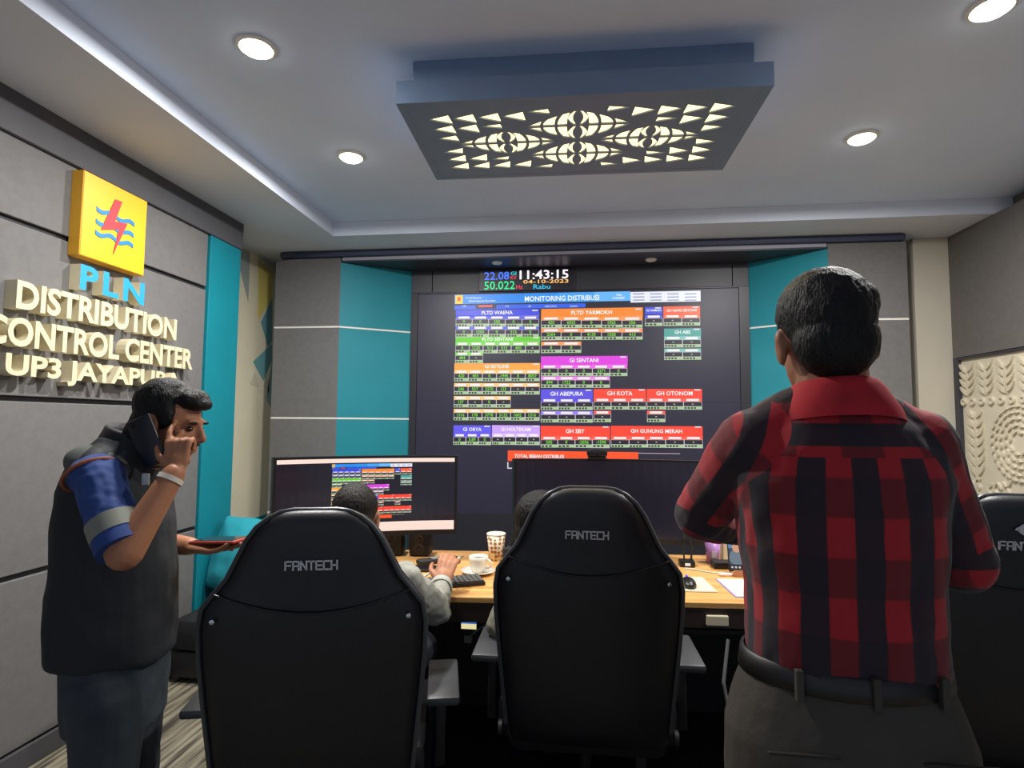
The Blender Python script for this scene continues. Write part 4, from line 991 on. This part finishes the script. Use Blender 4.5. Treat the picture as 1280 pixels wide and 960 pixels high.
body += hand_shapes(wL, (1, .0, -.03), (.0, .12, -1), 1, (.10, .12, .16, .25), .06, -.35, .95)
for s in (-1, 1): 
    q = Vector((-1.235+(.03 if s < 0 else -.02), 1.43+s*.07, 0)); body += [g_cap(q + Vector((0, 0, .78)), q + Vector((.02, 0, .44)), .058, .045), g_cap(q + Vector((.02, 0, .44)), q + Vector((.0, 0, .07)), .043, .033)]
skin('body', body, SK3, lm, .0045, 3)
face_bits(lm, HC, HM, HK)
skin('hair', hair_shapes(HC, HM, HK, 'full'), H1, lm, .005, 2, (.003, 45, (1, 1, .6)))
c = Vector(HC); v1 = [g_ell(c + HM @ (Vector((0, .093, -.043))*HK), [q*HK for q in (.026, .008, .006)], HM), g_ell(c + HM @ (Vector((0, .073, -.099))*HK), [q*HK for q in (.02, .016, .012)], HM)]
skin('beard', v1, H2, lm, .003, 1)
M_VEST = mat('black_vest_cloth', (27, 32, 37), .75, var=.1, scale=10, bump=.15, bscale=40)
vest = [g_loft([((x, py_, z), rx, ry, BY) for z, x, rx, ry in ((.79, -1.248, .135, .142), (.80, -1.25, .138, .146), (.88, -1.252, .14, .148), (.96, -1.255, .14, .147), (1.05, -1.255, .14, .140), (1.15, -1.262, .142, .134), (1.23, -1.268, .145, .124), (1.29, -1.262, .132, .105), (1.335, -1.245, .105, .085), (1.37, -1.23, .075, .068))]),
        g_cap((-1.24, 1.36, 1.325), (-1.225, 1.31, 1.305), .038, .038), g_cap((-1.26, 1.5, 1.325), (-1.27, 1.54, 1.295), .038, .038)]
skin('vest', vest, M_VEST, lm, .006, 5, (.006, 9, (1, 1, .7)))
yk = [g_ell((-1.240, 1.345, 1.300), (.085, .075, .050), Matrix.Rotation(math.radians(18), 3, 'Y')), g_ell((-1.26, 1.505, 1.305), (.075, .075, .045), Matrix.Rotation(math.radians(18), 3, 'Y'))]
skin('yoke', yk, mat('grey_green_yoke', (76, 80, 78), .8, var=.08), lm, .006, 3)
col = MB(); R = []
for z, r_, dx in ((1.315, .088, -.012), (1.345, .080, 0), (1.385, .072, .012), (1.392, .066, .014), (1.36, .062, .006)):
    R.append([Vector((-1.225+dx+1.06*r_*math.cos(2*PI*k/28), 1.432+r_*math.sin(2*PI*k/28), z - .30*r_*math.cos(2*PI*k/28))) for k in range(28)])
col.rings(R, cap=False); col.build('collar', mat('collar_black', (20, 22, 27), .7), lm, 'all', world=True)
M_BLUE = mat('royal_blue_cloth', (38, 66, 128), .8, var=.1, scale=12)
M_BAND = mat('reflective_grey_band', (128, 130, 120), .5)
skin('right_sleeve', [g_ell(sR + Vector((-.012, .01, .0)), (.064, .055, .060)), g_cap(sR, sR.lerp(eR, .80), .058, .052)], M_BLUE, lm, .005, 4, (.006, 22))
skin('left_sleeve', [g_cap(sL, sL.lerp(eL, .85), .06, .052)], M_BLUE, lm, .006, 3)
ax = (eR-sR).normalized()
def cuff(nm, a, b, t0, t1, r0, r1, m, root):
    o = MB(); pts = [a.lerp(b, t0+(t1-t0)*i/4) for i in range(5)]; o.tube(pts, [r0+(r1-r0)*i/4 for i in range(5)], n=24); return o.build(nm, m, root, True, world=True)
cuff('sleeve_band', sR, eR, .60, .80, .0585, .0575, M_BAND, lm); cuff('sleeve_hem', sR, eR, .80, .95, .056, .0555, M_BLUE, lm)
pts = [sR + Vector((-.02, .008, .005)) + (Matrix.Rotation(2*PI*k/28, 3, ax) @ ax.cross(Vector((0, 0, 1))).normalized())*.064 for k in range(29)]
MB().tube(pts, .0045).build('piping', mat('orange_piping', (156, 84, 52), .7), lm, True, world=True)
cuff('wristband', eR, wR, .90, .96, .031, .030, mat('white_band', (214, 206, 196), .5), lm)
MB().box((-1.10, 1.318, 1.255), (-1.08, 1.325, 1.285), bev=.003).build('badge', mat('badge_white', (200, 200, 196), .4), lm, world=True)
MB().box((-1.145, 1.300, 1.225), (-1.13, 1.308, 1.232), bev=.001).build('chest_mark', mat('pale_stitch', (150, 156, 164), .6), lm, world=True)
M_JEAN = mat('blue_grey_jeans', (52, 60, 68), .85, var=.18, scale=14, bump=.2, bscale=50)
jn = [g_loft([((-1.235, py_, z), rx, ry, BY) for z, rx, ry in ((.62, .125, .11), (.72, .13, .118), (.80, .13, .12), (.86, .12, .11))], p=2.2)]
for s, dx in ((-1, .03), (1, -.02)):
    q = Vector((-1.235+dx, 1.43+s*.07, 0)); jn += [g_cap(q + Vector((-.0, 0, .72)), q + Vector((.025, 0, .44)), .088, .066), g_cap(q + Vector((.025, 0, .44)), q + Vector((.0, 0, .08)), .064, .055)]
MB().tube([(-1.262+.0, 1.292, z) for z in (.90, .94)], .002).build('pocket_seam', M_BLK, lm, world=True)
skin('jeans', jn, M_JEAN, lm, .007, 4, (.006, 12, (1, 1, .6)))
shoes(lm, [(-1.22, 1.36), (-1.26, 1.50)], BY, SHOE)
# phones of the left man
t = thing('smartphone', 'phone in red case lying on the vest man\'s open palm', 'phone', (-1.045, 1.565, 1.066), math.radians(-8))
Tq = Matrix.Rotation(math.radians(-4), 4, 'Y')
MB().box((-.078, -.037, 0), (.078, .037, .009), bev=.004, M=Tq).build('phone_case', mat('red_case', (190, 74, 62), .4), t, True); MB().box((-.072, -.033, .0088), (.072, .033, .0102), M=Tq).build('phone_glass', mat('phone_glass', (36, 22, 26), .1), t)
t = thing('smartphone', 'dark phone pressed to the ear of the man in the vest', 'phone', (-1.075, 1.338, 1.305), 0)
Tq = Matrix.Rotation(math.radians(-24), 4, 'Y') @ Matrix.Rotation(math.radians(4), 4, 'X')
MB().box((-.034, -.004, 0), (.034, .004, .13), bev=.003, M=Tq).build('phone_body', mat('phone_navy', (24, 26, 34), .35), t, True); MB().lathe([(0, 0), (.006, 0), (.006, .002), (0, .002)], M=Tq @ Matrix.Translation((-.02, -.004, .118)) @ Matrix.Rotation(PI/2, 4, 'X'), n=12).build('camera_lens', M_BLK, t)

# ---- seated people
def seated(label, base, hc, hyaw, hk, skm, hm, style, tor, armR, armL, cloth, legm, handR=None, handL=None, torx=.17):
    bx, by = base; t = thing('person', label, 'person', (bx, by, 0)); HM = Rm(hyaw, math.radians(-8), 0)
    b = head_shapes(hc, HM, hk) + [g_cap((hc[0], hc[1]-.05, hc[2]-.22), (hc[0], hc[1]-.01, hc[2]-.08), .06, .054)]
    b += [g_loft([((x, y, z), rx*.85, ry*.85, 0) for x, y, z, rx, ry in tor])]
    for (s, e, w), hd in ((armR, handR), (armL, handL)):
        s, e, w = Vector(s), Vector(e), Vector(w); b += [g_cap(s, e, .042, .037), g_cap(e, w, .037, .026)]
        if hd: b += hand_shapes(w, *hd)
    for s in (-1, 1): b += [g_cap((bx+s*.10, by+.0, .57), (bx+s*.13, by+.40, .55), .07, .05), g_cap((bx+s*.13, by+.40, .55), (bx+s*.12, by+.42, .08), .046, .034)]
    skin('body', b, skm, t, .005, 3); face_bits(t, hc, HM, hk); skin('hair', hair_shapes(hc, HM, hk, style), hm, t, .005, 2, (.0015, 110))
    c = [g_loft([((x, y, z), rx, ry, 0) for x, y, z, rx, ry in tor])]
    for s, e, w in (armR, armL):
        s, e, w = Vector(s), Vector(e), Vector(w); c += [g_ell(s, (.068, .066, .065)), g_cap(s, e, .06, .053), g_cap(e, e.lerp(w, .86), .050, .036)]
    skin('shirt', c, cloth, t, .006, 4, (.007, 20))
    l = [g_loft([((bx, by, z), .18, .13, 0) for z in (.505, .56, .64)])]
    for s in (-1, 1): l += [g_cap((bx+s*.10, by+.0, .585), (bx+s*.13, by+.40, .555), .085, .068), g_cap((bx+s*.13, by+.40, .555), (bx+s*.12, by+.42, .10), .064, .052)]
    skin('trousers', l, legm, t, .008, 4)
    shoes(t, [(bx-.12, by+.43), (bx+.12, by+.43)], 0, SHOE)
    return t
DEN = mat('grey_denim', (150, 150, 142), .85, var=.14, scale=18, bump=.3, bscale=40); OLV = mat('olive_grey_cloth', (128, 126, 112), .85, var=.1, scale=14)
p1 = seated('seated man in grey denim shirt holding a pen at the desk', (-.745, 1.80), (-.775, 1.905, 1.085), math.radians(14), .97, SK2, H2, 'short',
       [(-.745, 1.77, .52, .17, .12), (-.745, 1.77, .65, .17, .12), (-.75, 1.79, .80, .185, .12), (-.755, 1.80, .90, .185, .11), (-.76, 1.815, .96, .12, .085), (-.762, 1.83, .985, .075, .07)],
       ((-.575, 1.83, .90), (-.505, 1.985, .765), (-.535, 2.185, .800)), ((-.93, 1.83, .90), (-.99, 1.97, .74), (-.86, 2.20, .80)), DEN, mat('navy_trousers', (34, 38, 50), .85),
       ((.10, .62, .72), (.1, -.8, .6), -1, (.55, .6, .6, .6), .08, .6), ((.3, 1, -.05), (0, 0, 1), 1, (.3, .35, .4, .45), .05, .5))
MB().tube([(-.495+.0, 2.005, .742), (-.49, 2.01, .79), (-.50, 2.0, .815)], .004).build('sleeve_seam', mat('tan_seam', (176, 136, 96), .7), p1, True, world=True)
cuffr = MB(); a, b = Vector((-.505, 1.985, .765)), Vector((-.535, 2.185, .800)); cuffr.tube([a.lerp(b, q) for q in (.74, .80, .86, .92)], [.043, .044, .044, .042], n=24); cuffr.build('cuff', mat('grey_cuff', (166, 168, 162), .8, var=.08), p1, True, world=True)
t = thing('pen', 'slim white pen between the fingers of the seated man', 'pen', (-.56, 2.27, .80))
MB().tube([(-.062, -.07, .012), (.062, .065, .062)], .0042, n=10).build('pen_barrel', mat('pen_white', (238, 236, 230), .3), t, True); MB().tube([(.062, .065, .062), (.075, .079, .067)], [.0042, .002], n=10).build('pen_tip', mat('pen_grey', (90, 90, 92), .4), t, True)
seated('person seated behind the middle chair, only dark hair and olive elbow showing', (-.03, 2.12), (-.140, 2.10, 1.045), math.radians(-12), 1.0, SK2, H1, 'bushy',
       [(-.03, 2.09, .52, .17, .12), (-.04, 2.09, .65, .17, .12), (-.05, 2.10, .78, .17, .12), (-.06, 2.10, .85, .16, .11), (-.10, 2.10, .91, .11, .085), (-.12, 2.09, .94, .075, .07)],
       ((.08, 2.12, .90), (.13, 2.16, .745), (.06, 2.35, .80)), ((-.20, 2.11, .86), (-.285, 2.06, .70), (-.18, 2.32, .80)), OLV, mat('navy_trousers', (34, 38, 50), .85),
       ((-.3, 1, 0), (0, 0, 1), -1), ((.3, 1, 0), (0, 0, 1), 1))

# ------------------------------------------------------------------ pieces of a part hang under that part
SUB = {'logo_letter': 'backrest', 'emblem': 'backrest', 'stud': 'backrest', 'headrest_seam': 'backrest', 'arm_pad': 'arm_post', 'caster': 'base_leg', 'seat_bolster': 'seat',
       'driver': 'cabinet', 'button': 'remote_body', 'key': 'keyboard_base', 'digit': 'clock_body', 'wave': 'sign_face', 'bolt': 'sign_face', 'collar': 'shirt|vest', 'cuff': 'shirt', 'sleeve_seam': 'shirt',
       'belt_loop': 'belt', 'pocket_welt': 'trousers', 'sleeve_band': 'right_sleeve', 'sleeve_hem': 'right_sleeve', 'yoke': 'vest', 'badge': 'vest', 'chest_mark': 'vest', 'eye': 'body', 'eyebrow': 'body',
       'piping': 'backrest|right_sleeve', 'lens': 'camera_body', 'indicator': 'mic_base', 'coffee': 'cup_body', 'cup_label': 'cup_wall', 'call_picture': 'phone_body', 'phone_glass': 'phone_case', 'camera_lens': 'phone_body',
       'care_tag': 'cushion_cover', 'green_chip': 'carved_board', 'carved_relief': 'carved_board', 'knob': 'charger_body', 'menu_bar_picture': 'screen', 'taskbar_picture': 'screen', 'screen_lower': 'meter_body', 'screen_upper': 'meter_body'}
base = lambda o: o.name.split('.')[0]
for root in [o for o in C.objects if o.parent is None]:
    kids = list(root.children); idx = {}
    for k in kids:
        n = base(k)
        if n not in SUB: continue
        for target in SUB[n].split('|'):
            ps = [q for q in kids if base(q) == target]
            if ps:
                i = idx.get(n, 0); idx[n] = i+1
                k.parent = ps[i % len(ps)] if n in ('arm_pad', 'caster', 'seat_bolster') else ps[0]
                break
